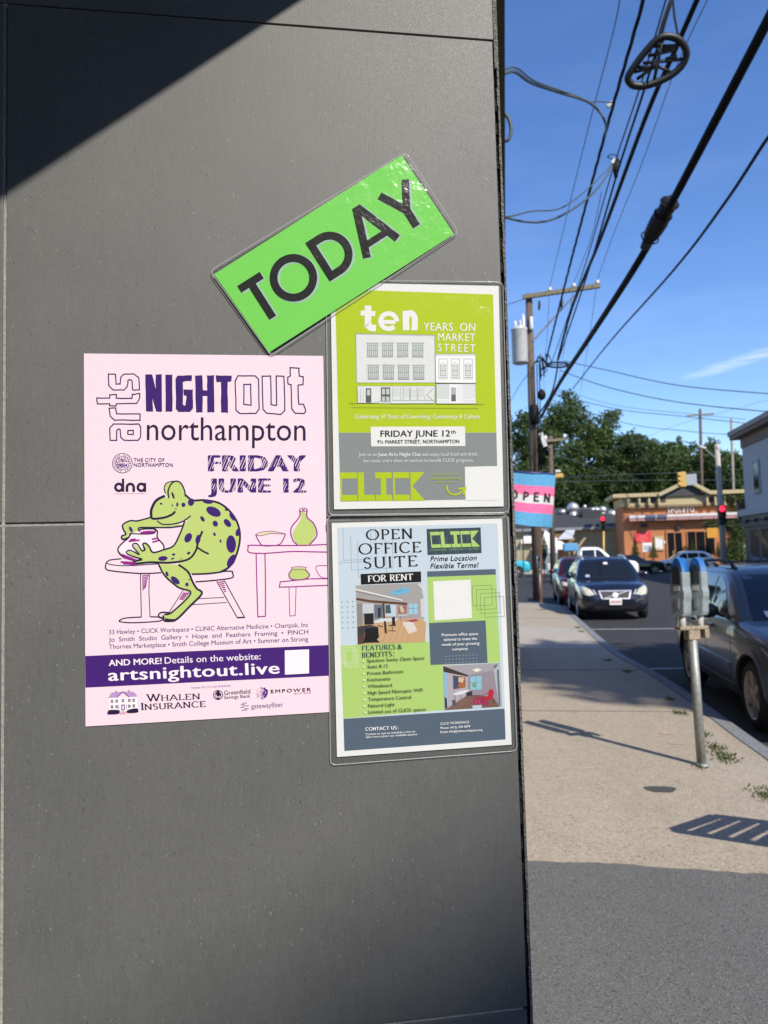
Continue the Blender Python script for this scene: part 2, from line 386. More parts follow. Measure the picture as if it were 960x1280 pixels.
# stall lines, stop line, far kerb and pavement
mb = MB()
for (a, b) in (((730,787),(870,783)),((786,836),(872,834))):
    p, q = ground(*a, ZR), ground(*b, ZR); mb.box(p.x, p.x+2.3, p.y-0.05, p.y+0.05, ZR+0.003, ZR+0.005, m_paint)
mb.box(9.2,9.32,14,42,ZR+0.003,ZR+0.005,m_paint)
mb.build('road_marking', kind='structure')
mb = MB(); mb.box(-60,14,69.0,100,ZR-0.02,0.0,m_apron); mb.build('far_pavement', kind='structure')
mb = MB(); mb.box(14.6,60,-20,54.5,ZR-0.02,0.0,m_apron); mb.build('opposite_pavement', kind='structure')

# ------------------------------------------------------------------ tiled wall
T_ = m_tile()
m_grout = mat('grey_grout', (0.27,0.26,0.24), 0.9, var=0.2, scale=60, bump=0.3, bscale=200)
m_mort = mat('black_adhesive', (0.012,0.012,0.012), 0.9, var=0.4, scale=90, bump=0.9, bscale=130)
m_raw = mat('raw_tile_edge', (0.15,0.145,0.135), 0.85, var=0.45, scale=160, bump=0.7, bscale=300)
sL = ws(W(4.0,900)); sR = ws(W(636.5,640)); 
zA = W(500,42).z; zB = W(55,655).z; zC = W(570,1271).z
TH = 0.010
wall = empty('tiled_wall', WL(sR-0.6,0,0), 'dark grey porcelain tiled wall carrying the posters at the left', 'wall')
def wbox(mb, s0, s1, z0, z1, o0, o1, m):
    mb.hexa([WL(s0,z0,o1),WL(s1,z0,o1),WL(s1,z1,o1),WL(s0,z1,o1)], [WL(s0,z0,o0),WL(s1,z0,o0),WL(s1,z1,o0),WL(s0,z1,o0)], m)
ZT = 3.4
rows = [(0.03, zC-0.0021), (zC+0.0021, zB-0.002), (zB+0.002, zA-0.0012), (zA+0.0012, zA+0.62), (zA+0.623, ZT)]
for i,(z0,z1) in enumerate(rows):
    for j,(s0,s1) in enumerate([(sL-1.26,sL-0.63-0.003),(sL-0.63,sL-0.003),(sL+0.001,sR)]):
        e = 0.0015 if (i>=3 and j==2) else 0.0
        mb = MB(); wbox(mb, s0, s1+e, z0, z1, -TH, 0, T_); mb.build('tile_panel', wall, bevel=0.0007)
mb = MB(); wbox(mb, sL-1.26, sR-0.004, 0, ZT, -0.03, -0.0025, m_grout); mb.build('grout', wall)
# ragged black adhesive and the sawn edge of the return tile
mb = MB()
for k in range(150):
    z0 = 0.05 + k*(zA-0.05)/150; z1 = z0 + (zA-0.05)/150
    wbox(mb, sR-0.003, sR+0.0058+random.uniform(-0.001,0.0008), z0, z1-0.0002, -0.03, -0.004-random.uniform(0,0.004), m_mort)
mb.build('adhesive_bead', wall)
rng = random.Random(3); pts=[]
mb = MB(); K=130
for k in range(K):
    z0 = 0.03 + k*(ZT-0.03)/K; z1 = z0 + (ZT-0.03)/K
    a = rng.uniform(-0.0007,0.0006); top = z0 > zA-0.06
    mb2 = mb; wbox(mb, sR+(0.0026 if top else 0.0050+a), sR+0.0080, z0, z1-0.00005, -0.30, -0.002-rng.uniform(0,0.0006), m_raw)
mb.build('return_tile', wall)
mb = MB(); wbox(mb, sL-1.26, sR+0.0030, 0, ZT, -0.30, -0.031, mat('wall_core',(0.09,0.09,0.09),0.9)); mb.build('wall_core', wall)

# entrance canopy whose edge shades the upper corner of the tiles, and unseen dark walls added to hold off sky light
E1w, E2w = W(378,0), W(0,250)
ZS = 2.86
def up_to(p, z): return p + TOSUN*((z-p.z)/TOSUN.z)
e1, e2 = up_to(E1w, ZS), up_to(E2w, ZS); d = (e1-e2).normalized()
A, B = e1 + d*0.55, e2 - d*1.6
wl = WL(sL-1.25, ZS, 0.002); wr = WL(ws(A), ZS, 0.002)
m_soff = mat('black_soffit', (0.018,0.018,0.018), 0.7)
ring = [A, B, V((B.x, B.y-0.5, ZS)), V((wl.x-1.2, B.y-0.5, ZS)), V((wl.x-1.2, wl.y, ZS)), wl, wr]
mb = MB(); mb.prism(ring, (0,0,0.28), m_soff); mb.build('canopy', label='black flat entrance canopy above the tiled wall', cat='canopy')
mb = MB(); mb.box(wl.x-1.3, wl.x-1.15, -1.2, wl.y-0.02, 0, ZS-0.004, m_soff); mb.build('added_dark_wall', label='unseen dark side wall added to cut the sky light', cat='wall')  # unseen wall added to lower the ambient light on the tiles

mb = MB(); mb.box(wl.x-1.15, 0.95, B.y-0.45, B.y-0.25, 0, ZS-0.004, m_soff); mb.build('added_dark_wall', label='unseen dark wall added behind the viewer to cut the sky light', cat='wall')  # unseen wall added to deepen the shade under the canopy
# street front behind the tiled wall (runs away along the pavement)
bld = empty('shop_building', (0,8,0), 'shop building running along the pavement behind the tiled wall', 'building')
m_ol = mat('olive_trim', (0.075,0.08,0.028), 0.6)
yb = max(WL(sR,0,-0.30).y, WL(sL-1.25,0,-0.3).y)+0.02
mb = MB(); mb.box(-9,-0.03,yb+0.25,16.5,0,6.4,mat('dark_brick_front',(0.10,0.075,0.06),0.85)); mb.build('wall', bld)
p = onX(631,0,0.10)
mb = MB(); mb.box(-0.3,0.10,yb+0.02,14,p.z,p.z+0.45,m_ol); mb.box(-0.3,0.115,yb+0.02,14,p.z+0.45,p.z+0.55,m_soff); mb.build('fascia', bld)
for k in range(4):
    y0 = 2.2+k*3.3
    f = MB(); f.box(-0.031,-0.005,y0,y0+2.4,0.5,2.7,mat('shop_frame',(0.02,0.02,0.02),0.5)); f = f.build('window', bld)
    g = MB(); g.box(-0.006,-0.002,y0+0.08,y0+2.32,0.58,2.62,mat('shop_glass',(0.02,0.025,0.03),0.05,spec=0.8)); g.build('pane', f, world=False)

# unseen block added off camera, shaped so its roofline shades the wall foot
PW = W(655,1062)
tS = 30.0/cos(0)
Pr = PW + TOSUN*tS
perp = V((AWAY.y,-AWAY.x,0)); rd = (perp*1.0 + AWAY*0.34).normalized(); back = V((-rd.y,rd.x,0)); back = back if back.dot(-AWAY)>0 else -back
ob = empty('shade_block', (Pr.x,Pr.y,0), 'unseen block added behind the viewer to shade the wall foot', 'building')
q = [Pr - rd*24, Pr + rd*0.62, Pr + rd*0.62 + back*9, Pr - rd*24 + back*9]
m_bb = mat('shade_block_brick',(0.25,0.11,0.07),0.9)
mb = MB(); mb.prism([V((a.x,a.y,ZR)) for a in q], (0,0,Pr.z-ZR), m_bb); mb.build('wall', ob)
for fl in range(4):
    for k in range(7):
        c = q[0] + rd*(1.2+k*3.2); z0 = 1.5+fl*4.4; nrm = -back
        mb = MB(); A_ = [c+nrm*0.03, c+rd*1.3+nrm*0.03]
        mb.hexa([V((A_[0].x,A_[0].y,z0)),V((A_[1].x,A_[1].y,z0)),V((A_[1].x,A_[1].y,z0+2)),V((A_[0].x,A_[0].y,z0+2))],
                [V((c.x,c.y,z0)),V(((c+rd*1.3).x,(c+rd*1.3).y,z0)),V(((c+rd*1.3).x,(c+rd*1.3).y,z0+2)),V((c.x,c.y,z0+2))], mat('shop_glass',(0.02,0.025,0.03),0.05))
        mb.build('window', ob)
# ------------------------------------------------------------------ print engine: flat inks laid on paper fixed to the wall
class Print:
    """collects inked polygons given in photo pixels; build() lays them on the wall plane"""
    def __init__(s, off, T=lambda x, y: (x, y)): s.off = off; s.T = T; s.k = 0; s.mb = MB()
    def poly(s, pts, m):
        s.k += 1; o = s.off + s.k*4e-6
        s.mb.poly([W(*s.T(*p), o) for p in pts], m)
    def strip(s, L, Rr, m, closed):
        s.k += 1; o = s.off + s.k*4e-6; n = len(L)
        vs = [W(*s.T(*p), o) for p in L] + [W(*s.T(*p), o) for p in Rr]
        fs = [(i, (i+1) % n, n + (i+1) % n, n + i) for i in range(n if closed else n-1)]
        s.mb.add(vs, fs, m)
    def line(s, pts, w, m, closed=False, nib=None, taper=False):
        P = [V((p[0], p[1], 0)) for p in pts]
        q = [P[0]]
        for p in P[1:]:
            if (p-q[-1]).length > 1e-4: q.append(p)
        if closed and (q[0]-q[-1]).length < 1e-4: q.pop()
        P = q; n = len(P); L = []; Rr = []
        if n < 2: return
        for i in range(n):
            d0 = (P[i]-P[i-1]).normalized() if (i > 0 or closed) else None
            d1 = (P[(i+1) % n]-P[i]).normalized() if (i < n-1 or closed) else None
            if d0 is None: d0 = d1
            if d1 is None: d1 = d0
            t = d0 + d1
            t = t.normalized() if t.length > 1e-6 else d0
            nn = V((-t.y, t.x, 0)); c = max(0.45, nn.dot(V((-d1.y, d1.x, 0))))
            hw = w/2
            if nib: hw = (nib + (w-nib)*abs(t.y)**1.3)/2
            if taper: hw *= 0.35 + 0.65*sin(pi*min(1, max(0.0, (i+0.6)/n)))
            L.append(P[i]+nn*hw/c); Rr.append(P[i]-nn*hw/c)
        s.strip([(p.x, p.y) for p in L], [(p.x, p.y) for p in Rr], m, closed)
    def curve(s, pts, w, m, closed=False, n=6, **k): s.line([(p.x, p.y) for p in catmull([(a, b, 0) for a, b in pts], n, closed)], w, m, closed, **k)
    def blob(s, pts, m, n=6): s.poly([(p.x, p.y) for p in catmull([(a, b, 0) for a, b in pts], n, True)], m)
    def ell(s, cx, cy, rx, ry, m, rot=0.0, n=16): s.poly([(cx+rx*cos(a)*cos(rot)-ry*sin(a)*sin(rot), cy+rx*cos(a)*sin(rot)+ry*sin(a)*cos(rot)) for a in [2*pi*k/n for k in range(n)]], m)
    def rect(s, x0, y0, x1, y1, m): s.poly([(x0,y0),(x1,y0),(x1,y1),(x0,y1)], m)
    def text(s, body, p0, p1, cap, m, bold=0.0, shear=0.0, space=1.0, heavy=0, word=1.0):
        f = bpy.data.curves.new('type', 'FONT'); f.body = body; f.size = 1.0; f.space_character = space; f.space_word = word; f.resolution_u = 3
        o = bpy.data.objects.new('type', f); me = bpy.data.meshes.new_from_object(o)
        vs = [v.co.copy() for v in me.vertices]; fs = [tuple(p.vertices) for p in me.polygons]
        bpy.data.objects.remove(o); bpy.data.curves.remove(f); bpy.data.meshes.remove(me)
        if not vs: return
        x0 = min(v.x for v in vs); x1 = max(v.x for v in vs)
        ex = V((p1[0]-p0[0], p1[1]-p0[1], 0)); l = ex.length; exn = ex/l
        up = V((exn.y, -exn.x, 0)); sy = cap/0.69; sx = l/(x1-x0)
        passes = [((h-heavy)*0.022, 0.0) for h in range(heavy*2+1)]
        if bold: passes += [(-bold, 0), (bold, 0), (0, bold*0.8), (0, -bold*0.8)]
        for dx, dy in passes:
            s.k += 1; off = s.off + s.k*4e-6
            P = []
            for v in vs:
                q = V((p0[0], p0[1], 0)) + exn*((v.x-x0+dx)*sx + v.y*shear*sy) + up*((v.y+dy)*sy)
                P.append(W(*s.T(q.x, q.y), off))
            s.mb.add(P, fs, m)
    def glyphs(s, body, p0, p1, cap, m, w, nib=None, gap=0.18, serif=0.0, first=1.0):
        """stroke lettering (GL below); widths follow the glyph table, the line is fitted between p0 and p1"""
        tot = 0.0; lay = []
        for i, ch in enumerate(body):
            k = first if (i == 0 or body[i-1] == ' ') else 1.0
            if ch == ' ': tot += 0.42; continue
            g = GL[ch]; lay.append((g, tot, k)); tot += g[0]*k + gap
        tot -= gap
        ex = V((p1[0]-p0[0], p1[1]-p0[1], 0)); l = ex.length; exn = ex/l; up = V((exn.y, -exn.x, 0)); sx = l/tot
        for g, x, k in lay:
            M = lambda a, b: (p0[0]+exn.x*(x+a*k)*sx+up.x*b*cap*k, p0[1]+exn.y*(x+a*k)*sx+up.y*b*cap*k)
            for st in g[1]:
                s.line([M(a, b) for a, b in st], w*k, m, nib=nib)
            if serif:
                for a, b in g[2]:
                    h = nib*0.9/cap/2 if nib else 0.02
                    b2 = b + (h if b < 0.5 else -h)
                    s.line([M(a-serif, b2), M(a+serif, b2)], nib if nib else w*0.3, m)
    def build(s, name, parent, **k): return s.mb.build(name, parent, fix=False, **k)
def arc(cx, cy, rx, ry, a0, a1, n=20): return [(cx+rx*cos(R(a0+(a1-a0)*k/n)), cy+ry*sin(R(a0+(a1-a0)*k/n))) for k in range(n+1)]
# letter skeletons: width, strokes in a unit-high cell (y up), serif points
GL = {
 'A': (0.78, [[(0.02,0),(0.39,1)],[(0.39,1),(0.76,0)],[(0.14,0.34),(0.64,0.34)]], [(0.02,0),(0.76,0)]),
 'B': (0.56, [[(0.08,0),(0.08,1)],[(0.08,0.98),(0.28,0.98)]+arc(0.28,0.75,0.2,0.23,90,-90,10)+[(0.08,0.52)],[(0.08,0.52),(0.28,0.52)]+arc(0.28,0.27,0.25,0.25,90,-90,10)+[(0.08,0.02)]], [(0.06,0),(0.06,1)]),
 'C': (0.74, [arc(0.42,0.5,0.38,0.5,42,318,22)], []),
 'D': (0.74, [[(0.06,0),(0.06,1)],[(0.06,0.98),(0.28,0.98)]+arc(0.28,0.5,0.42,0.48,90,-90,18)+[(0.06,0.02)]], [(0.06,0),(0.06,1)]),
 'E': (0.54, [[(0.08,0),(0.08,1)],[(0.08,0.97),(0.5,0.97)],[(0.08,0.52),(0.42,0.52)],[(0.08,0.03),(0.53,0.03)],[(0.5,0.97),(0.5,0.84)],[(0.53,0.03),(0.53,0.17)]], [(0.06,0),(0.06,1)]),
 'F': (0.50, [[(0.08,0),(0.08,1)],[(0.08,0.97),(0.5,0.97)],[(0.08,0.5),(0.4,0.5)],[(0.5,0.97),(0.5,0.84)]], [(0.08,0),(0.06,1)]),
 'H': (0.70, [[(0.08,0),(0.08,1)],[(0.62,0),(0.62,1)],[(0.08,0.51),(0.62,0.51)]], [(0.08,0),(0.08,1),(0.62,0),(0.62,1)]),
 'I': (0.16, [[(0.08,0),(0.08,1)]], [(0.08,0),(0.08,1)]),
 'L': (0.50, [[(0.08,0),(0.08,1)],[(0.08,0.03),(0.48,0.03)],[(0.48,0.03),(0.48,0.18)]], [(0.08,0),(0.08,1)]),
 'N': (0.72, [[(0.08,0),(0.08,1)],[(0.08,1),(0.64,0)],[(0.64,0),(0.64,1)]], [(0.08,0),(0.06,1),(0.64,1)]),
 'O': (0.92, [arc(0.46,0.5,0.42,0.5,90,450,32)], []),
 'P': (0.54, [[(0.08,0),(0.08,1)],[(0.08,0.98),(0.26,0.98)]+arc(0.26,0.72,0.24,0.26,90,-90,12)+[(0.08,0.46)]], [(0.08,0),(0.06,1)]),
 'R': (0.62, [[(0.08,0),(0.08,1)],[(0.08,0.98),(0.26,0.98)]+arc(0.26,0.74,0.24,0.24,90,-90,12)+[(0.08,0.5)],[(0.26,0.5),(0.6,0)]], [(0.08,0),(0.06,1),(0.6,0)]),
 'S': (0.50, [[(0.45,0.86)]+arc(0.26,0.75,0.19,0.24,40,235,12)+arc(0.26,0.26,0.21,0.25,60,-150,14)], []),
 'T': (0.66, [[(0.33,0),(0.33,1)],[(0.02,0.97),(0.64,0.97)],[(0.02,0.97),(0.02,0.84)],[(0.64,0.97),(0.64,0.84)]], [(0.33,0)]),
 'U': (0.70, [[(0.08,1),(0.08,0.3)]+arc(0.35,0.29,0.27,0.28,180,360,14)+[(0.62,0.3),(0.62,1)]], [(0.08,1),(0.62,1)]),
 'W': (1.02, [[(0.02,1),(0.29,0)],[(0.29,0),(0.51,0.95)],[(0.51,0.95),(0.75,0)],[(0.75,0),(1.0,1)]], [(0.02,1),(0.51,1),(1.0,1)]),
 'K': (0.62, [[(0.08,0),(0.08,1)],[(0.56,1),(0.1,0.45)],[(0.25,0.6),(0.6,0)]], [(0.08,0),(0.08,1),(0.6,0)]),
}
def quadmap(q):                                   # unit square -> pixel quad (bilinear): q = TL, TR, BR, BL
    (ax,ay),(bx,by),(cx,cy),(dx,dy) = q
    return lambda u, v: ((ax*(1-u)+bx*u)*(1-v)+(dx*(1-u)+cx*u)*v, (ay*(1-u)+by*u)*(1-v)+(dy*(1-u)+cy*u)*v)
def sheetobj(name, quad, off, th, m, parent, rad=0, sub=10):
    """thin sheet with the given pixel outline (optionally rounded corners)"""
    pts = []
    n = len(quad)
    for i in range(n):
        p = V((*quad[i],0)); a = V((*quad[i-1],0)); b = V((*quad[(i+1) % n],0))
        if rad:
            u = (a-p).normalized()*rad; w = (b-p).normalized()*rad
            for k in range(6):
                t = k/5; pts.append((p+u)*(1-t)**2 + p*2*t*(1-t) + (p+w)*t*t)
        else: pts.append(p)
    mb = MB(); P = [W(p.x,p.y,off) for p in pts]; mb.prism(P, WN*th, m)
    return mb.build(name, parent)
FILM, SEAL = m_film(), m_seal()
def laminate(parent, quad, inner, off, th=0.0009):
    o = sheetobj('laminate_sleeve', quad, off+th, 0.0, FILM, parent, 9) if False else None
    pts = []
    for i in range(4):
        p = V((*quad[i],0)); a = V((*quad[i-1],0)); b = V((*quad[(i+1) % 4],0)); u = (a-p).normalized()*7; w = (b-p).normalized()*7
        for k in range(6):
            t = k/5; pts.append((p+u)*(1-t)**2 + p*2*t*(1-t) + (p+w)*t*t)
    mb = MB(); mb.poly([W(p.x,p.y,off+th) for p in pts], FILM); sl_ = mb.build('laminate_sleeve', parent, fix=False)
    # sealed rim: a slightly domed bead round the edge
    c = sum((V((*p,0)) for p in quad), V((0,0,0)))/4
    mb = MB(); ring = []
    for p in pts: ring.append(W(p.x,p.y,off+th*0.7))
    mb.tube(ring, 0.0006, SEAL, n=6, closed=True); mb.build('sealed_rim', parent)
    return sl_
WHITE = ink(246,246,244)
def zT(ox, oy, sc): return lambda x, y: (ox + x/sc, oy + y/sc)

# ---- pink arts poster --------------------------------------------------------------------------------------
PINK = ink(247,220,232); PURP = ink(58,26,112); DARK = ink(34,20,62); MAG = ink(150,30,140); GRN = ink(190,210,120)
o0 = 0.0013
base = W(259,899,o0)
pk = empty('event_poster', base, 'large pink arts poster with a green spotted frog potter, left of the two flyers', 'poster')
sheetobj('paper', [(105,442),(404,445),(412,890),(107,908)], o0-0.0004, 0.0004, PINK, pk)
pr = Print(o0+0.0001, zT(100,440,6))
# hand-drawn outline lettering, a few overlapping passes
def sketch(pts, jit=0.0, w=9.0):
    rg = random.Random(len(pts)*7+int(pts[0][0]))
    q = []
    for i, p in enumerate(pts):
        a = pts[(i+1) % len(pts)]
        for k in range(3): t = k/3; q.append((p[0]*(1-t)+a[0]*t+rg.uniform(-1.6,1.6), p[1]*(1-t)+a[1]*t+rg.uniform(-1.6,1.6)))
    pr.line(q, w, DARK, closed=True)
    q2 = [(x+rg.uniform(-3.5,3.5), y+rg.uniform(-3.5,3.5)) for x, y in q]
    pr.line(q2, w*0.45, PURP, closed=True)
sketch([(212,165),(265,165),(270,240),(300,240),(305,190),(330,165),(400,165),(440,190),(447,285),(395,285),(390,215),(375,205),(360,215),(355,260),(330,285),(250,285),(215,250)])
sketch([(125,345),(222,345),(222,320),(272,320),(272,347),(390,347),(392,318),(448,312),(447,350),(425,385),(272,388),(270,405),(222,403),(220,388),(130,388)])
sketch([(220,420),(268,420),(275,465),(450,465),(450,512),(260,510),(225,480)])
sketch([(225,570),(250,540),(440,540),(455,560),(455,640),(435,662),(330,662),(305,640),(303,585),(290,575),(275,590),(275,662),(225,662)])
sketch([(360,588),(400,588),(400,618),(358,616)])
D = 900
sketch([(265+D,215),(285+D,178),(415+D,178),(440+D,205),(443+D,430),(420+D,460),(300+D,462),(270+D,435)])
sketch([(330+D,242),(380+D,242),(382+D,398),(330+D,392)])
sketch([(467+D,180),(530+D,180),(535+D,395),(575+D,400),(570+D,180),(630+D,182),(637+D,440),(605+D,468),(500+D,460),(472+D,430)])
sketch([(675+D,118),(742+D,120),(745+D,180),(775+D,185),(773+D,245),(735+D,250),(740+D,390),(775+D,392),(795+D,440),(780+D,462),(715+D,460),(690+D,430),(682+D,245),(660+D,240),(657+D,188),(678+D,180)])
for g in ([(492,170),(540,170),(572,290),(570,170),(612,170),(614,445),(575,445),(542,340),(545,445),(498,443)],
          [(642,172),(690,172),(692,445),(644,445)],
          [(718,200),(735,178),(838,178),(836,215),(790,215),(770,225),(770,395),(780,405),(795,400),(800,325),(780,322),(778,285),(845,283),(845,420),(825,447),(740,447),(722,425)],
          [(866,178),(915,178),(918,290),(956,290),(955,178),(1003,178),(1005,450),(957,450),(957,328),(918,328),(918,450),(872,450)],
          [(1020,178),(1135,178),(1133,220),(1105,222),(1107,452),(1062,452),(1060,222),(1025,222)]):
    pr.poly(g, PURP); sketch(g, w=4.2)
pr.T = lambda x, y: (x, y)
pr.text('northampton', (183.5,550), (382,550.8), 29.0, DARK, space=1.0)
pr.build('title_lettering', pk)
pr = Print(o0+0.0001)
pr.text('FRIDAY', (262,589), (381,589), 20, PURP, bold=0.012, heavy=3, space=1.12, shear=0.0)
pr.text('JUNE 12', (262,615.5), (381,615.5), 17.5, PURP, bold=0.012, heavy=3, space=1.12, shear=0.0)
rg = random.Random(5)
for x in range(252, 396, 3):
    for (ya, yb) in ((568,590),(597,617)):
        xx = x + rg.uniform(-0.8,0.8); w = rg.uniform(0.35,1.0)
        y1 = yb - rg.uniform(0,8); y0 = ya + rg.uniform(0,8)
        pr.line([(xx+(yb-y1)*0.42,y1),(xx+(yb-y0)*0.42,y0)], w, PINK)
pr.build('date_lettering', pk)
pr = Print(o0+0.0001)
cx, cy = 153,579
pr.ell(cx,cy,12.8,12.6,PURP,n=32); pr.ell(cx,cy,11.9,11.7,PINK,n=32); pr.line(arc(cx,cy,8.4,8.2,0,360,30)[:-1],0.8,PURP,closed=True)
for k in range(22):
    a = 2*pi*k/22
    if k in (5,16): continue
    pr.line([(cx+9.2*cos(a),cy+9.1*sin(a)),(cx+11*cos(a+0.07),cy+10.9*sin(a+0.07))], 1.0, DARK)
for k in range(90):
    a = rg.uniform(0,2*pi); r = 7.4*sqrt(rg.random()); pr.ell(cx+r*cos(a),cy+r*sin(a),rg.uniform(0.3,1.1),rg.uniform(0.3,0.8),ink(130,90,160) if k%2 else PURP,n=6)
pr.text('THE CITY OF',(167.3,577.2),(205.5,577.2),4.6,PURP,bold=0.006,space=1.08)
pr.text('NORTHAMPTON',(167.3,583.3),(216,583.3),4.6,PURP,bold=0.006,space=1.08)
pr.build('city_seal', pk)
pr = Print(o0+0.0001, zT(110,560,6.857))
for c_ in ((265,337),(457,337)): pr.line(arc(c_[0],c_[1],30,30,0,360,26)[:-1],23,DARK,closed=True)
pr.rect(290,262,311,376,DARK); pr.rect(478,300,499,376,DARK)
pr.line([(334,376)]+arc(363,337,29,29,180,360,16)+[(392,376)],23,DARK)
pr.text('Downtown Northampton Association',(225,396),(498,392),7,PURP)
pr.build('association_logo', pk)
# frog at the potter's table
pr = Print(o0+0.0001, zT(130,590,5.053))
PW_ = ink(248,232,240)
# far stool and table
def wob(pts, w, m, closed=False): pr.curve(pts, w*1.3, m, closed)
pr.poly([(12,575),(60,555),(340,575),(360,640),(230,642),(60,628),(14,612)], PINK)
wob([(14,572),(40,556),(110,548)],6,DARK); wob([(14,572),(12,612),(60,626),(230,641),(362,636)],6.5,DARK); wob([(14,574),(50,586),(150,592),(345,580)],5,DARK)
pr.line([(230,642),(236,915)],6,DARK); pr.line([(286,642),(284,760),(291,915)],5.5,DARK)
wob([(291,914),(360,918),(372,932),(330,944),(180,952),(105,946),(100,936),(140,922),(238,916)],6,DARK)
for k in range(9): pr.line([(246,655+k*11),(282-k*2.2,652+k*9)],6,MAG)
pr.line([(244,650),(246,750)],4,MAG)
wob([(555,645),(700,632),(800,626),(812,640),(808,668),(700,684),(578,694)],6.5,DARK)
pr.line([(712,690),(842,920),(888,918),(760,685)],6,DARK); pr.line([(842,920),(888,918)],9,DARK)
pr.line([(590,800),(760,792)],4.5,DARK); pr.line([(555,838),(775,824)],4.5,DARK)
pr.line([(500,748),(410,888)],5,DARK); pr.line([(548,770),(430,895)],5,DARK)
for k in range(6): pr.line([(724+k*7,698+k*11),(757+k*3,690+k*13)],7,MAG)
for k in range(5): pr.line([(500-k*6,765+k*9),(540-k*9,765+k*10)],7,MAG)
# body fills
pr.blob([(405,160),(470,150),(520,150),(570,185),(640,180),(740,205),(815,270),(855,370),(850,460),(815,560),(745,628),(650,640),(550,642),(470,585),(560,520),(600,400),(520,300),(440,330),(340,310),(300,270),(310,210),(350,165)], GRN, 5)
pr.blob([(405,165),(412,110),(440,62),(475,62),(505,100),(513,160),(470,200)], GRN)
pr.blob([(385,130),(380,95),(400,68),(430,62),(408,110),(402,150)], GRN)
pr.poly([(300,290),(210,315),(150,310),(118,335),(120,370),(135,395),(112,410),(130,428),(160,405),(175,385),(200,375),(222,372),(225,350),(340,352),(500,335),(420,325),(340,310)], GRN)
pr.poly([(545,280),(620,375),(615,450),(570,520),(530,552),(420,570),(290,572),(215,580),(190,570),(245,550),(160,520),(145,500),(175,495),(225,520),(190,465),(200,450),(240,500),(248,455),(270,450),(310,508),(440,470),(500,340)], GRN)
pr.poly([(345,582),(470,585),(540,640),(575,720),(618,768),(470,925),(430,932),(380,935),(375,905),(420,895),(545,765),(470,730),(385,660)], GRN)
# the pot
pr.poly([(150,400),(165,390),(320,360),(340,380),(345,420),(378,460),(375,490),(312,505),(270,452),(250,455),(240,500),(195,455),(190,480),(222,520),(150,500),(160,525),(240,548),(120,530),(90,495),(92,470),(130,435)], PW_)
# contours
BW = 11
wob([(298,278),(300,235),(330,180),(385,150)],13,DARK)
wob([(298,275),(310,295),(380,288),(430,268),(450,248)],BW,DARK)
wob([(335,308),(370,330),(440,328),(500,310),(548,276)],6.5,DARK)
wob([(410,165),(405,120),(425,75),(455,58),(485,70),(508,115),(514,155)],7.5,DARK); wob([(388,135),(380,100),(395,70),(425,60),(450,58)],5,DARK)
pr.ell(436,148,7,24,DARK,rot=-0.35)
wob([(515,145),(560,178),(640,178),(735,200),(812,268),(852,350),(857,440),(830,540),(790,600),(735,632)],10,DARK)
wob([(735,632),(650,642),(555,645)],8,DARK)
wob([(300,285),(215,308),(165,308),(120,332),(122,362),(138,392),(112,405),(118,425),(150,415),(172,388)],7.5,DARK)
wob([(222,372),(222,352),(300,350),(420,350),(505,338)],6.5,DARK)
wob([(510,310),(480,390),(440,465),(380,490),(310,508),(285,470),(262,450),(245,458),(258,490),(240,500)],8,DARK)
wob([(240,500),(210,455),(185,455),(185,475),(222,520),(190,505),(160,495),(142,505),(160,525),(242,550)],7,DARK)
wob([(242,552),(190,566),(192,578),(240,575),(300,570),(420,572),(530,552),(578,500),(595,440),(622,372)],10,DARK)
wob([(588,475),(625,500),(662,518)],9,DARK,)
wob([(345,582),(385,655),(470,728),(548,766),(430,885),(380,900)],8,DARK)
wob([(470,585),(530,630),(558,690),(585,735),(618,768),(540,850),(465,925),(430,935),(385,930)],10,DARK)
wob([(430,892),(370,886),(345,900),(352,918),(378,922),(370,905)],7,DARK); wob([(378,925),(385,942),(445,940),(462,922)],7,DARK)
# pot contours
wob([(165,388),(155,415),(120,445),(90,480),(95,510),(130,540),(190,558)],7,DARK)
wob([(165,388),(240,392),(310,388),(325,370),(300,358),(230,362),(228,375)],6,DARK); pr.ell(275,380,48,9,MAG,rot=-0.08)
wob([(300,352),(335,370),(338,415),(375,460),(378,488)],7,DARK)
for a,b in (((155,438),(225,430)),((165,428),(200,424)),((302,425),(340,418)),((306,444),(345,432)),((110,520),(190,552)),((125,540),(205,556)),((105,568),(190,572)),((120,578),(200,582))): pr.line([a,b],11,MAG)
# spots
for (x,y,rx,ry,ro) in ((692,250,50,28,0.45),(622,296,11,20,-0.6),(703,326,16,20,-0.5),(780,322,18,30,-0.7),(698,393,8,12,-0.3),(736,436,6,11,0),(803,455,31,56,-0.05),(805,560,22,44,0.55),(845,382,14,24,0.2),(812,282,14,30,-0.6),(655,188,32,12,0.15),(550,190,20,24,0.2),(502,207,13,14,0),(463,205,7,14,0),(432,211,4,7,0),(454,232,5,4,0),(360,200,9,6,0),(532,415,22,32,0.5),(372,546,30,15,-0.1),(440,521,11,7,0),(434,547,11,5,-0.3),(535,512,12,8,-0.5),(488,547,4,4,0),(450,684,34,17,0.7),(398,643,9,16,-0.4),(524,710,11,12,0),(538,680,5,4,0),(170,362,9,20,-0.5),(594,425,16,30,0.2),(772,238,10,6,0.4)):
    pr.ell(x,y,rx,ry,PURP,rot=ro)
pr.build('frog_drawing', pk)
pr = Print(o0+0.0001, zT(300,620,7.533))
RE = 828
pr.blob([(570,150),(620,160),(640,215),(700,270),(715,340),(690,410),(640,458),(550,458),(505,400),(500,340),(540,270),(575,205)], GRN)
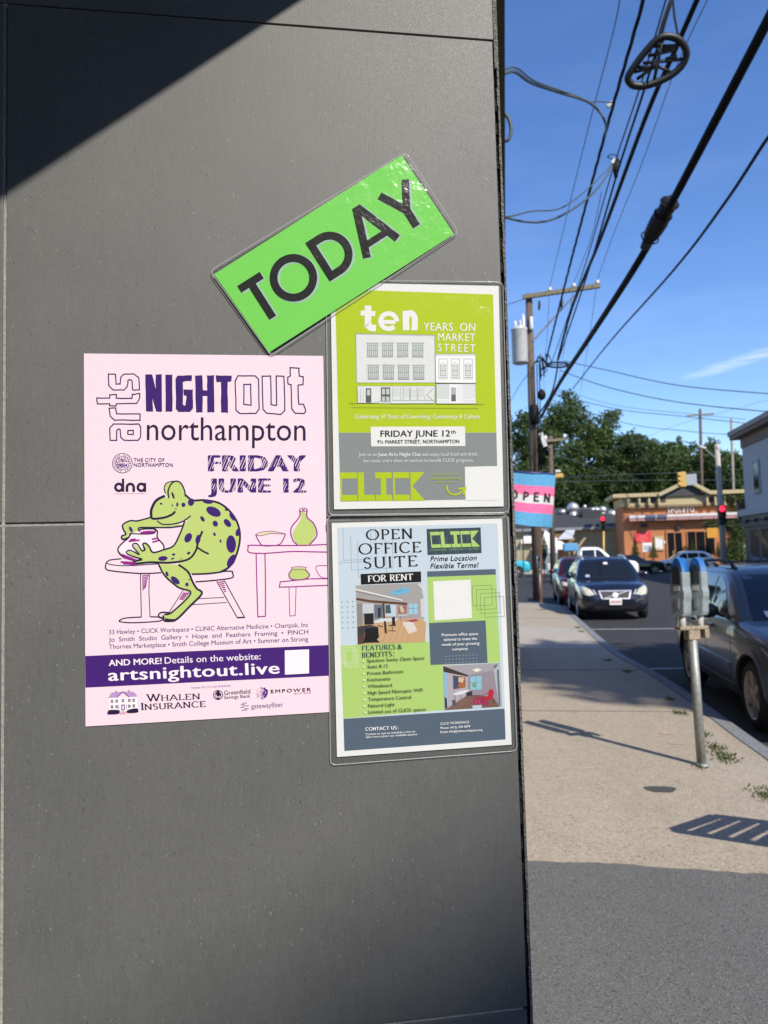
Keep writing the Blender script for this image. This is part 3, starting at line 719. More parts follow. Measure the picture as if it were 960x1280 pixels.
pr.curve([(560,130),(565,180),(540,225),(490,285),(478,345),(500,420),(540,460)],12,MAG); pr.curve([(632,130),(632,200),(690,255),(722,330),(715,390),(655,456)],13,MAG)
pr.line(arc(597,130,36,17,0,360,18)[:-1],7,MAG,closed=True); pr.ell(597,131,16,7,DARK)
pr.blob([(150,362),(300,335),(425,362),(300,358),(200,375)], ink(215,220,175)); pr.curve([(145,362),(200,340),(300,332),(430,358),(300,352),(200,374),(148,364)],6,MAG)
pr.curve([(148,366),(180,430),(215,466),(300,468),(380,450),(428,362)],11,MAG)
pr.curve([(RE,455),(600,465),(250,466),(90,464),(78,480),(84,530),(200,540),(300,536),(500,522),(700,526),(RE+2,528)],11,MAG)
pr.line([(152,540),(158,830),(168,1138),(240,1132),(240,800),(235,545)],10.5,MAG)
pr.curve([(RE,270),(808,275),(812,330),(826,390)],6,MAG)
pr.blob([(500,680),(610,680),(650,740),(600,785),(500,785),(462,745)], GRN); pr.curve([(492,690),(460,740),(490,785),(600,785),(655,745),(615,695)],11,MAG); pr.line([(480,672),(560,664),(625,672),(610,695),(500,690),(480,675)],6,MAG)
pr.curve([(RE+8,655),(720,662),(735,730),(775,768),(RE+8,772)],7,MAG)
pr.line([(RE+8,778),(650,780),(500,796),(380,808),(370,858),(500,855),(RE+10,840)],10.5,MAG)
pr.line([(462,860),(465,1000),(470,1130),(520,1126),(528,860)],7,MAG)
pr.build('shelf_drawing', pk)
pr = Print(o0+0.0001)
pr.text('33 Hawley • CLICK Workspace • CLINIC Alternative Medicine • Chartpak, Inc',(136.3,793),(385.3,783.5),5.6,PURP,bold=0.004)
pr.text('Jo Smith Studio Gallery • Hope and Feathers Framing • PINCH',(136,802.3),(385.3,792.5),5.6,PURP,bold=0.004,word=1.9)
pr.text('Thornes Marketplace • Smith College Museum of Art • Summer on Strong',(136.3,811.3),(385.3,801.3),5.6,PURP,bold=0.004)
pr.build('venue_list', pk)
pr = Print(o0+0.0001)
BAND = ink(66,26,116)
pr.poly([(106.6,820),(411,806.2),(412,844.6),(106.9,859.6)], BAND); pr.build('website_band', pk)
pr = Print(o0+0.0003); PWH = ink(252,240,248)
pr.text('AND MORE!',(136.3,832.5),(202,829.8),7.6,PWH,bold=0.012,heavy=1)
pr.text('Details on the website:',(206,829.6),(325.8,824.2),8,PWH,bold=0.004)
pr.text('artsnightout.live',(136,851),(349,841.8),14.6,PWH,bold=0.01,heavy=1,space=1.06)
pr.poly([(356,813),(386.3,811.7),(386.3,841.7),(356.2,843.3)],PWH)
pr.build('website_lettering', pk)
pr = Print(o0+0.0001)
pr.text('THANK YOU TO OUR SPONSORS:',(239,861.3),(289,858.3),2.4,PURP)
pr.build('thanks_line', pk)
pr = Print(o0+0.0001, zT(105,770,6))
LIL = ink(190,150,205)
pr.poly([(190,615),(400,605),(400,712),(185,725)],ink(250,240,248)); pr.poly([(182,615),(205,575),(290,570),(375,568),(402,605),(335,608),(290,568),(250,612)],LIL)
pr.line([(240,560),(240,576)],7,DARK); pr.line([(338,555),(338,570)],7,DARK); pr.line([(245,612),(290,568),(338,608)],6,PURP)
for x,y in ((210,640),(245,638),(292,634),(340,633),(373,632),(210,682),(245,680),(340,676),(373,674)):
    for dx in (-5,5):
        for dy in (-6,6): pr.rect(x+dx-4,y+dy-5,x+dx+4,y+dy+5,DARK)
pr.poly([(280,665),(306,664),(306,706),(280,708)],PURP); pr.poly([(286,672),(300,671),(300,700),(286,701)],PINK)
pr.line([(262,668),(262,700)],6,LIL); pr.line([(318,665),(318,698)],6,LIL)
pr.blob([(178,720),(190,705),(260,705),(268,722),(255,735),(180,738)],DARK); pr.blob([(320,715),(335,702),(395,692),(408,710),(400,724),(330,728)],DARK)
pr.poly([(275,715),(310,713),(320,735),(268,738)],ink(225,170,200))
pr.build('house_logo', pk)
pr = Print(o0+0.0001)
pr.glyphs('WHALEN',(184,876.8),(249.7,874),7.2,DARK,1.75,nib=0.6,serif=0.12,first=1.25,gap=0.16)
pr.glyphs('INSURANCE',(177,887.6),(256.7,883.4),7.2,DARK,1.75,nib=0.6,serif=0.12,first=1.25,gap=0.16)
pr.build('insurance_lettering', pk)
pr = Print(o0+0.0001)
pr.ell(272.5,868.8,6.3,6.2,DARK,n=24); pr.line(arc(272.5,868.8,2.6,2.6,200,20,12),1.1,PINK); pr.line(arc(272.2,868.8,4.4,4.3,110,250,12),1.1,PINK); pr.line(arc(272.8,868.8,4.4,4.3,-70,70,12),1.1,PINK)
pr.text('Greenfield',(280.2,868.7),(313,866.8),5.4,DARK,bold=0.01); pr.text('Savings Bank',(280.2,873.8),(313,871.9),4.2,DARK,bold=0.01)
pr.build('bank_logo', pk)
pr = Print(o0+0.0001)
for k in range(150):
    a = rg.uniform(0,2*pi); r = 7.6*sqrt(rg.random()); x = r*cos(a); y = r*sin(a)
    pr.ell(327.5+x,866.3+y,0.28+0.6*max(0,(x+2)/9),0.28+0.6*max(0,(x+2)/9),ink(110,70,160),n=6)
pr.line(arc(326.5,866.3,7.2,7.2,-60,60,12),1.6,PURP,taper=True)
pr.text('EMPOWER',(338.8,866.3),(388.8,863.8),4.2,DARK,bold=0.008,space=1.3); pr.text('HEALTH GROUP',(367.5,868),(389,866.8),2.2,ink(200,120,170),space=1.4)
pr.build('health_logo', pk)
pr = Print(o0+0.0001)
for k,(a,b) in enumerate(((303,309),(301,306),(303,311),(300.5,305),(305,311),(302,309))): pr.line([(a,879+k*1.75),(b,878.7+k*1.75)],0.8,PURP)
pr.text('gatewayfiber',(314.2,885.8),(353.8,883.6),6.2,PURP)
pr.build('fiber_logo', pk)

# ---- lime anniversary flyer --------------------------------------------------------------------------------
LIME = ink(190,212,34); GREY = ink(146,152,152); BLK = ink(22,22,26)
o1 = 0.0018
tn = empty('anniversary_flyer', W(523,638,o1), 'laminated lime green and grey flyer with a drawn white building, above the other flyer', 'flyer')
sheetobj('paper', [(413,353),(623.2,357.6),(629.5,633),(417.5,636.7)], o1-0.0003, 0.0003, WHITE, tn)
pr = Print(o1+0.0001, zT(400,340,4))
pr.poly([(75,86),(865,112),(882,803),(93,803)], LIME); pr.poly([(93,804),(882,804),(886,972),(887,1000),(727,1138),(103,1148)], GREY)
pr.build('colour_blocks', tn)
pr = Print(o1+0.0003, zT(400,340,4))
lw = 33
pr.line([(240,168),(240,262)]+arc(262,262,20,18,180,90,6)+[(280,281)],lw,WHITE); pr.line([(203,205),(276,209)],26,WHITE)
pr.line([(312,249),(378,251)],20,WHITE); pr.line(arc(343,246,40,38,3,-315,30),24,WHITE)
pr.line([(429,194),(431,292)],33,WHITE); pr.line([(430,292),(430,240)]+arc(452,240,22,34,180,360,12)+[(472,292)],31,WHITE)
pr.text('YEARS  ON',(517,292),(776,296),40,WHITE,bold=0.008,space=1.05); pr.text('MARKET',(590,343),(775,346),38,WHITE,bold=0.008,space=1.1); pr.text('STREET',(590,396),(776,400),38,WHITE,bold=0.008,space=1.3)
pr.text('Celebrating 10 Years of Coworking, Community & Culture',(172,733),(798,733),22,WHITE,shear=0.18,bold=0.004)
pr.build('lettering', tn)
pr = Print(o1+0.0003, zT(410,350,4.174))
LG = ink(236,238,238); LN = ink(120,126,128); SG = ink(205,212,210); DG = ink(96,102,104)
pr.poly([(146,284),(555,292),(560,536),(150,536)],LG); pr.line([(142,283),(556,291)],6,SG); pr.line([(142,279),(556,287),(560,536),(150,536),(144,282)],1.6,LN)
for k in range(40): pr.ell(150+rg.random()*395,300+rg.random()*220,rg.uniform(4,16),rg.uniform(2,6),ink(228,231,232) if k%2 else ink(243,244,244),n=8)
for ry,dx in ((365,0),(480,5)):
    for k in range(4):
        x = 232+k*79+dx; pr.rect(x-32,ry-36,x+32,ry-30,SG); pr.rect(x-29,ry-30,x+29,ry+36,ink(222,226,224)); 
        for s_ in (-15,15):
            pr.rect(x+s_-11,ry-26,x+s_+11,ry+30,SG); pr.line([(x+s_-11,ry-26),(x+s_+11,ry-26),(x+s_+11,ry+30),(x+s_-11,ry+30)],2.2,LN,closed=True); pr.line([(x+s_-11,ry+2),(x+s_+11,ry+2)],2,LN); pr.line([(x+s_,ry-26),(x+s_,ry+30)],1.4,LN)
        pr.line([(x-32,ry-36),(x+32,ry-36)],2.4,DG); pr.line([(x-30,ry+36),(x+30,ry+36)],2.4,DG)
pr.poly([(152,553),(558,553),(555,644),(330,645),(240,642),(155,642)],LG); pr.line([(152,553),(558,553),(555,644),(330,645),(330,640),(272,632),(240,642),(155,642)],1.8,LN,closed=True)
pr.rect(197,565,226,640,DG); pr.rect(203,572,220,602,SG); pr.rect(276,560,325,634,DG); pr.rect(282,567,298,597,SG); pr.rect(304,567,320,597,SG); pr.rect(282,608,298,632,SG); pr.rect(304,608,320,632,SG)
pr.rect(166,565,172,640,SG); pr.rect(182,565,188,640,SG)
for x in (335,380,392,426,430,465,470,505): pr.line([(x,560),(x,626)],2,LN)
pr.rect(338,562,376,606,SG); pr.rect(394,562,424,610,SG); pr.rect(432,572,464,610,SG); pr.rect(470,562,506,608,SG); pr.line([(332,628),(553,628)],2,LN); pr.line([(550,565),(515,600),(550,632)],2.4,LN)
pr.poly([(560,390),(770,388),(772,538),(562,536)],LG); pr.rect(560,386,770,396,SG); pr.line([(560,386),(770,384),(772,538),(562,536)],1.8,LN,closed=True)
for x in (600,665,731):
    pr.line([(x-22,412),(x+22,412),(x+22,516),(x-22,516)],2,LN,closed=True); pr.line([(x-20,446),(x,432),(x+20,446)],6,SG); pr.rect(x-13,446,x+13,500,SG); pr.line([(x-14,446),(x+14,446),(x+14,500),(x-14,500)],2.2,LN,closed=True); pr.line([(x-14,472),(x+14,472)],2,LN); pr.line([(x-18,508),(x+18,508)],3,LN)
pr.poly([(566,542),(770,542),(772,645),(566,645)],LG); pr.rect(570,544,634,622,SG); pr.rect(702,542,768,622,ink(214,220,220)); pr.rect(642,560,668,634,ink(170,176,176)); pr.rect(644,598,666,632,DG); pr.poly([(674,552),(700,544),(700,640),(674,622)],ink(224,228,228))
pr.line([(566,542),(770,542),(772,645),(566,645)],2,LN,closed=True)
for k in range(7): pr.rect(572+k*9,628,578+k*9,638,SG); pr.rect(706+k*9,626,712+k*9,638,SG)
pr.line([(110,642),(152,644)],2,DG); pr.line([(772,646),(812,648)],2,DG); pr.line([(122,662),(785,668)],2,ink(150,165,60))
pr.build('building_drawing', tn)
pr = Print(o1+0.0003, zT(400,340,4))
pr.poly([(253,774),(725,772),(727,870),(256,872)],WHITE); pr.poly([(724,974),(888,970),(892,1140),(728,1142)],WHITE)
pr.build('white_panels', tn)
pr = Print(o1+0.0005, zT(400,340,4))
pr.text('FRIDAY JUNE 12',(303,824),(650,822),31,BLK,bold=0.012,heavy=1); pr.text('th',(653,808),(680,808),18,BLK,bold=0.01)
pr.text('9½ MARKET STREET, NORTHAMPTON',(287,858),(696,856),18,BLK,bold=0.012,heavy=1)
pr.text('Join us on',(194,920),(284,920),17,WHITE); pr.text('June Arts Night Out',(290,921),(504,920),18,WHITE,bold=0.012,heavy=1); pr.text('and enjoy local food and drink,',(510,920),(790,918),17,WHITE)
pr.text('live music, and a silent art auction to benefit CLICK programs.',(218,952),(768,949),17,WHITE)
pr.text('Scan here or visit',(566,1017),(690,1014),11,LIME); pr.text('clickworkspace.org',(552,1039),(704,1036),12,LIME,bold=0.01); pr.text('to learn more.',(582,1056),(672,1054),11,LIME)
pr.curve([(634,1068),(638,1092),(660,1112),(695,1108),(722,1086)],9,LIME); pr.line([(690,1084),(728,1080),(718,1116)],9,LIME)
pr.build('small_lettering', tn)
CLICK = [[(0,0),(88,0),(88,32),(0,32)],[(0,0),(9,0),(9,150),(0,150)],[(0,118),(88,118),(88,150),(0,150)],
         [(93,0),(126,0),(126,150),(93,150)],[(126,118),(182,118),(182,150),(126,150)],
         [(185,0),(272,0),(272,32),(185,32)],[(213,32),(242,32),(242,118),(213,118)],[(187,118),(272,118),(272,150),(187,150)],
         [(278,0),(364,0),(364,32),(278,32)],[(278,0),(288,0),(288,150),(278,150)],[(280,118),(364,118),(364,150),(280,150)],
         [(370,0),(446,0),(380,74),(446,150),(370,150)]]
pr = Print(o1+0.0003)
for g in CLICK: pr.poly([(425+(x*0.2375)+y*0.004, 590.6-x*0.0013+y*0.2385) for x,y in g], LIME)
pr.build('block_logo', tn)
laminate(tn, [(407.5,350),(628.5,352.5),(636.5,640.5),(411,643.5)], None, o1)

# ---- office rental flyer -----------------------------------------------------------------------------------
o2 = 0.0018
SKYB = ink(212,226,238); LG2 = ink(186,220,124); SLATE = ink(92,108,126); DTEAL = ink(62,80,90)
of = empty('rental_flyer', W(528,950,o2), 'laminated pale blue and green office rental flyer with two room photographs', 'flyer')
sheetobj('paper', [(414.5,653.8),(627.5,648.2),(639.5,930.8),(421.2,946.2)], o2-0.0003, 0.0003, WHITE, of)
pr = Print(o2+0.0001, zT(405,640,4))
pr.poly([(65,78),(867,57),(905,985),(97,1032)],SKYB); pr.poly([(515,322),(860,312),(882,752),(530,768)],LG2); pr.poly([(82,668),(522,646),(540,765),(592,763),(602,990),(97,1032)],LG2)
pr.poly([(515,297),(858,285),(860,313),(516,325)],SLATE); pr.poly([(525,555),(808,542),(818,755),(532,765)],SLATE); pr.poly([(97,1034),(903,983),(908,1137),(102,1195)],SLATE)
TL_ = ink(130,170,200)
for x0,y0,x1,y1 in ((95,80,0,0),):
    pass
for sq in ([(95,80),(97,242),(235,236),(233,76)],[(133,118),(137,290),(345,280),(342,108)],[(167,145),(172,322),(312,316),(308,140)],[(70,255),(262,245),(258,76)]): pr.line(sq,2.2,TL_)
for k in range(4):
    x=742+k*20; y=370+k*19; pr.line([(x,y),(x+96,y-5),(x+100,y+95),(x+3,y+100)],1.8,ink(95,125,85),closed=True)
for k in range(4):
    x=84+k*8; y=672+k*9-10; pr.line([(x,y+8),(x+60,y+5),(x+62,y+85),(x+4,y+88)],2.2,ink(225,240,200),closed=True)
for j in range(6):
    for k in range(3): pr.ell(90+k*27+j*0.6,450+j*26-k*1.2,3,3,DTEAL,n=8)
for j in range(3):
    for k in range(10): pr.ell(610+k*17,721+j*17-k*0.8,2,2,ink(225,232,238),n=6)
pr.build('colour_blocks', of)
pr = Print(o2+0.0003, zT(405,640,4))
pr.poly([(183,310),(485,297),(486,350),(185,363)],BLK); pr.poly([(513,85),(783,77),(788,205),(518,215)],DTEAL); pr.poly([(545,347),(732,338),(740,530),(553,543)],WHITE)
for k in range(7): pr.line([(518+k*38,212-k),(560+k*34,82)],2,ink(90,110,120)); pr.line([(560+k*34,212-k),(518+k*38,84)],2,ink(90,110,120))
for g in CLICK: pr.poly([(530+x*0.545+y*0.05, 100-x*0.016+y*0.53) for x,y in g], LG2)
pr.text('COWORKING · COMMUNITY · CULTURE',(532,196),(774,187),9,ink(150,190,130),space=1.1)
pr.build('panels', of)
pr = Print(o2+0.0005, zT(405,640,4))
pr.glyphs('OPEN',(212,139),(441,132),50,BLK,9,nib=2.8,serif=0.1,gap=0.2); pr.glyphs('OFFICE',(175,211),(484,200),52,BLK,9,nib=2.8,serif=0.1,gap=0.2); pr.glyphs('SUITE',(198,282),(465,270),54,BLK,9,nib=2.8,serif=0.1,gap=0.24)
pr.glyphs('FOR RENT',(222,350),(444,340),32,WHITE,7,nib=2.2,serif=0.1,gap=0.16)
pr.text('Prime Location',(533,246),(762,240),25,BLK,shear=0.2,bold=0.002,space=1.05); pr.text('Flexible Terms!',(533,282),(770,276),25,BLK,shear=0.2,bold=0.002,space=1.05)
pr.glyphs('FEATURES',(192,692),(357,685),24,DTEAL,4,nib=1.5,serif=0.1,gap=0.2); pr.text('&',(368,685),(392,684),24,DTEAL); pr.glyphs('BENEFITS',(192,727),(340,720),25,DTEAL,4,nib=1.5,serif=0.1,gap=0.2); pr.ell(350,702,2.5,2.5,DTEAL,n=8); pr.ell(350,719,2.5,2.5,DTEAL,n=8)
for k,(t_,x0,y0,x1,y1) in enumerate((('Spacious Sunny Open Space',217,751,503,737),('Seats 8-12',218,781,320,777),('Private Bathroom',218,815,397,804),('Kitchenette',219,847,334,840),('Whiteboard',220,879,341,873),('High Speed Fiberoptic WiFi',221,912,495,897),('Temperature Control',222,944,437,933),('Natural Light',222,977,355,969),('Limited use of CLICK spaces',224,1008,511,993))):
    pr.text(t_,(x0,y0),(x1,y1),17,ink(50,70,60)); pr.ell(x0-19,y0-6,4,4,WHITE,n=8)
for t_,x0,y0,x1,y1 in (('Premium office space',588,622,770,615),('tailored to meet the',597,645,764,639),('needs of your growing',588,670,776,663),('company.',640,693,722,689)): pr.text(t_,(x0,y0),(x1,y1),14,WHITE,shear=0.15,bold=0.004)
pr.glyphs('CONTACT US',(208,1094),(362,1086),16,WHITE,3.4,nib=1.6,serif=0.1,gap=0.18); pr.ell(370,1076,2,2,WHITE,n=6); pr.ell(370,1085,2,2,WHITE,n=6)
pr.text('Contact us now to schedule a tour or',(208,1117),(457,1102),11,WHITE); pr.text('learn more about our available options',(210,1131),(466,1116),11,WHITE)
pr.text('CLICK WORKSPACE',(582,1065),(726,1056),12,WHITE); pr.text('Phone: (413) 370-3879',(583,1086),(731,1077),11,WHITE,bold=0.005); pr.text('Email: info@clickworkspace.org',(583,1106),(792,1094),11,WHITE,bold=0.005)
pr.build('lettering', of)
# the two room photographs printed on it
pr = Print(o2+0.0003, zT(410,645,7.533))
FL = ink(212,172,130); CE = ink(176,172,170); BM = ink(104,70,52); WLc = ink(178,168,172)
pr.poly([(262,655),(868,630),(905,790),(905,800),(740,815),(530,800),(266,770)],CE)
pr.poly([(266,770),(530,800),(740,815),(905,795),(905,970),(800,975),(530,985),(275,1010)],WLc)
pr.poly([(275,1010),(530,985),(800,962),(885,970),(925,1005),(915,1185),(278,1210)],FL)
for k in range(12): pr.line([(420+k*30,1185-k),(560+k*20,990-k*2)],3,ink(196,150,106) if k%2 else ink(228,196,160))
pr.poly([(700,1005),(800,990),(840,1080),(760,1110)],ink(232,222,214))
pr.line([(264,690),(470,740),(700,795)],14,ink(235,235,232)); pr.line([(264,710),(470,755),(690,800)],5,ink(120,112,108)); pr.line([(850,640),(915,705)],12,ink(235,235,232))
pr.poly([(568,720),(715,668),(790,710),(655,750)],ink(120,190,225)); pr.line([(640,712),(700,700)],5,ink(80,130,170))
pr.line([(266,780),(400,803),(530,812),(745,828)],22,BM); pr.line([(520,800),(530,1000)],20,BM)
pr.rect(275,825,325,1030,ink(150,146,142)); pr.rect(325,825,430,915,ink(208,214,220)); pr.poly([(435,835),(512,835),(515,960),(438,970)],ink(110,122,140)); pr.rect(470,865,496,955,ink(50,54,66))
pr.rect(538,835,640,945,ink(206,218,228)); pr.poly([(540,840),(585,835),(595,915),(542,918)],ink(70,96,106)); pr.poly([(660,845),(738,840),(740,915),(662,920)],ink(170,110,90)); pr.poly([(670,850),(700,848),(725,900),(690,912)],ink(214,196,180))
pr.rect(760,825,842,925,ink(170,212,232)); pr.line([(800,828),(802,922)],4,ink(96,130,140)); pr.line([(762,870),(842,868)],4,ink(96,130,140))
pr.poly([(870,780),(905,775),(908,950),(876,955)],ink(218,218,220))
pr.poly([(340,920),(428,915),(432,1020),(345,1025)],ink(36,34,36)); pr.poly([(425,995),(500,965),(660,962),(640,990),(440,1008)],ink(226,228,232)); pr.line([(535,990),(545,1105)],20,ink(60,44,40))
pr.poly([(600,955),(630,950),(634,1035),(606,1030)],ink(30,30,34)); pr.line([(570,1030),(640,1030)],8,ink(30,30,34)); pr.line([(605,1030),(604,1082)],6,ink(30,30,34)); pr.line([(565,1080),(640,1082)],6,ink(30,30,34)); pr.line([(470,1030),(520,1045)],8,ink(40,38,40))
pr.poly([(276,1040),(400,1025),(470,1045),(350,1095),(280,1150)],ink(70,66,68)); pr.poly([(280,1150),(345,1090),(345,1200),(282,1208)],ink(92,70,58))
pr.poly([(350,1060),(472,1045),(480,1140),(460,1165),(490,1190),(330,1195),(345,1165)],ink(28,27,30)); pr.line([(660,940),(760,930)],8,ink(214,218,222)); pr.poly([(740,985),(830,970),(850,985),(790,1000)],ink(170,70,100)); pr.line([(680,945),(685,985)],4,ink(90,86,90))
pr.build('office_photograph', of)
pr = Print(o2+0.0003, zT(520,795,7.68))
pr.poly([(260,287),(808,258),(832,675),(272,712)],ink(160,148,158))
pr.poly([(262,287),(808,258),(745,330),(500,375)],ink(176,170,178)); pr.poly([(262,290),(500,375),(498,390),(265,345)],ink(70,58,54)); pr.poly([(265,345),(498,390),(500,560),(300,690),(272,712)],ink(188,180,188)); pr.poly([(266,345),(296,350),(312,680),(280,705)],ink(150,196,222))
pr.poly([(272,712),(505,565),(650,575),(745,590),(800,680)],ink(128,96,84)); pr.poly([(520,650),(575,585),(660,583),(700,600),(690,666)],ink(168,52,92))
for k in range(7): pr.line([(300+k*55,705-k*3),(470+k*22,600+k*2)],3,ink(170,136,118))
pr.poly([(540,668),(630,662),(632,690),(545,695)],ink(190,214,232))
pr.poly([(520,392),(628,382),(632,512),(524,518)],ink(150,204,224)); pr.line([(575,390),(577,514)],4,ink(90,120,116)); pr.line([(522,450),(630,446)],3,ink(90,120,116)); pr.ell(560,470,22,26,ink(130,170,120))
pr.poly([(352,376),(474,392),(476,492),(358,515)],ink(150,100,80)); pr.poly([(360,384),(420,392),(400,500),(362,505)],ink(70,84,116)); pr.poly([(410,395),(466,400),(450,450),(405,440)],ink(222,196,160)); pr.poly([(405,460),(468,450),(470,485),(420,495)],ink(190,110,60))
pr.poly([(355,555),(430,525),(528,515),(445,560),(370,570)],ink(232,234,240)); pr.line([(372,565),(376,640)],5,ink(50,46,50)); pr.line([(430,560),(432,610)],4,ink(60,56,60)); pr.poly([(480,545),(540,525),(540,570),(485,580)],ink(60,56,66)); pr.poly([(345,615),(380,612),(384,665),(352,670)],ink(90,92,100)); pr.poly([(275,585),(295,600),(300,690),(280,700)],ink(46,46,52))
pr.line([(505,570),(650,573)],5,ink(90,40,50))
pr.blob([(700,520),(738,515),(745,560),(715,612),(660,600),(645,585),(690,572)],ink(196,40,66)); pr.line([(650,560),(700,548)],7,ink(196,40,66)); pr.line([(645,590),(640,650)],4,ink(60,40,50)); pr.line([(735,600),(750,640)],4,ink(60,40,50))
pr.poly([(540,325),(590,310),(632,322),(580,346)],ink(252,244,226)); pr.poly([(745,330),(808,258),(832,675),(800,680)],ink(190,192,198)); pr.poly([(775,330),(795,318),(812,668),(796,672)],ink(110,118,126)); pr.poly([(745,290),(780,268),(775,295),(750,310)],ink(110,110,116))
pr.build('room_photograph', of)
laminate(of, [(409.5,644.5),(634.5,642.5),(646.5,938.5),(413,956.5)], None, o2)

# ---- green TODAY sign --------------------------------------------------------------------------------------
o3 = 0.0037
TGRN = ink(128,222,96); TBLK = ink(28,31,30)
td = empty('today_sign', W(338,440,o3), 'tilted bright green laminated sign lettered TODAY', 'sign')
sheetobj('paper', [(267.7,343),(501.8,194),(567.6,292.8),(336.5,440.5)], o3-0.0004, 0.0004, TGRN, td)
def fr(x, y):                                      # along / up the tilted line of lettering -> photo pixel
    zx = 257 + x*0.8437 - y*0.5368; zy = 613 - x*0.5368 - y*0.8437
    return (250 + zx/2.8235, 180 + zy/2.8235)
def today(pr, w, m, dx=0, dy=0):
    pr.T = lambda x, y: fr(x+dx, y+dy)
    pr.line([(0,0),(0,161)],w,m); pr.line([(-46,161-13),(48,161-13)],w*0.98,m)
    pr.line(arc(137,80,70,70,0,360,40)[:-1],w,m,closed=True)
    pr.line([(252,0),(252,161)],w,m); pr.line([(252,147),(290,147)]+arc(290,80.5,66,66.5,90,-90,22)+[(252,14)],w,m)
    pr.line([(394,0),(452,161-w*0.05),(464,161-w*0.05),(522,0)],w,m); pr.poly([(443,150),(473,150),(470,161),(446,161)],m); pr.line([(420,40),(496,40)],w*0.85,m)
    pr.line([(602,0),(602,72)],w,m); pr.line([(602,66),(549,161)],w*0.95,m); pr.line([(602,66),(656,161)],w*0.95,m)
pr = Print(o3+0.0001); today(pr, 33, ink(176,205,196), 3, -5); pr.build('letter_outline', td)
pr = Print(o3+0.0004); today(pr, 28, TBLK); pr.build('lettering', td)
laminate(td, [(262.5,338.5),(507,190),(573.5,290.5),(338.5,444.5)], None, o3)
# ------------------------------------------------------------------ cars
m_tyre = mat('tyre_rubber',(0.018,0.018,0.018),0.85,var=0.2)
m_alloy = mat('alloy',(0.42,0.41,0.39),0.35,metal=0.9,var=0.1)
m_glass = mat('car_glass',(0.010,0.012,0.014),0.04,var=0,spec=0.7)
m_black = mat('black_plastic',(0.016,0.016,0.017),0.55)
m_chrome = mat('chrome',(0.68,0.68,0.68),0.3,metal=0.55,var=0.05)
m_lens = mat('headlight_lens',(0.52,0.50,0.42),0.12,var=0.15,scale=12,coat=1.0)
m_plate = mat('plate_white',(0.72,0.70,0.70),0.4,var=0.05); m_platered = mat('plate_red',(0.42,0.10,0.10),0.5)
m_redlens = mat('red_lens',(0.35,0.01,0.01),0.15,coat=1.0)
m_inside = mat('car_interior',(0.16,0.14,0.115),0.8)
def paint(name, c): return mat(name, c, 0.28, metal=0.35, var=0.05, scale=60, coat=0.8)
def interp(st, y):
    if y <= st[0][0]: return st[0][1:]
    for a, b in zip(st, st[1:]):
        if y <= b[0]:
            t = (y-a[0])/(b[0]-a[0]); return tuple(p+(q-p)*t for p, q in zip(a[1:], b[1:]))
    return st[-1][1:]
def smooth_st(st, n=5):
    pts = [[float(v) for v in s] for s in st]; out = []
    for i in range(len(pts)-1):
        p0, p1, p2, p3 = pts[max(0,i-1)], pts[i], pts[i+1], pts[min(len(pts)-1,i+2)]
        for k in range(n):
            t = k/n
            m1 = [(b-a)*0.5*min(1,(p2[0]-p1[0])/max(1e-6,(p2[0]-p0[0]))*2) for a, b in zip(p0, p2)]; m2 = [(b-a)*0.5*min(1,(p2[0]-p1[0])/max(1e-6,(p3[0]-p1[0]))*2) for a, b in zip(p1, p3)]
            h = (2*t**3-3*t*t+1, t**3-2*t*t+t, -2*t**3+3*t*t, t**3-t*t)
            q = [h[0]*a+h[1]*b+h[2]*c+h[3]*d for a, b, c, d in zip(p1, m1, p2, m2)]
            q[0] = p1[0]+(p2[0]-p1[0])*t; out.append(q)
    out.append(pts[-1]); return out
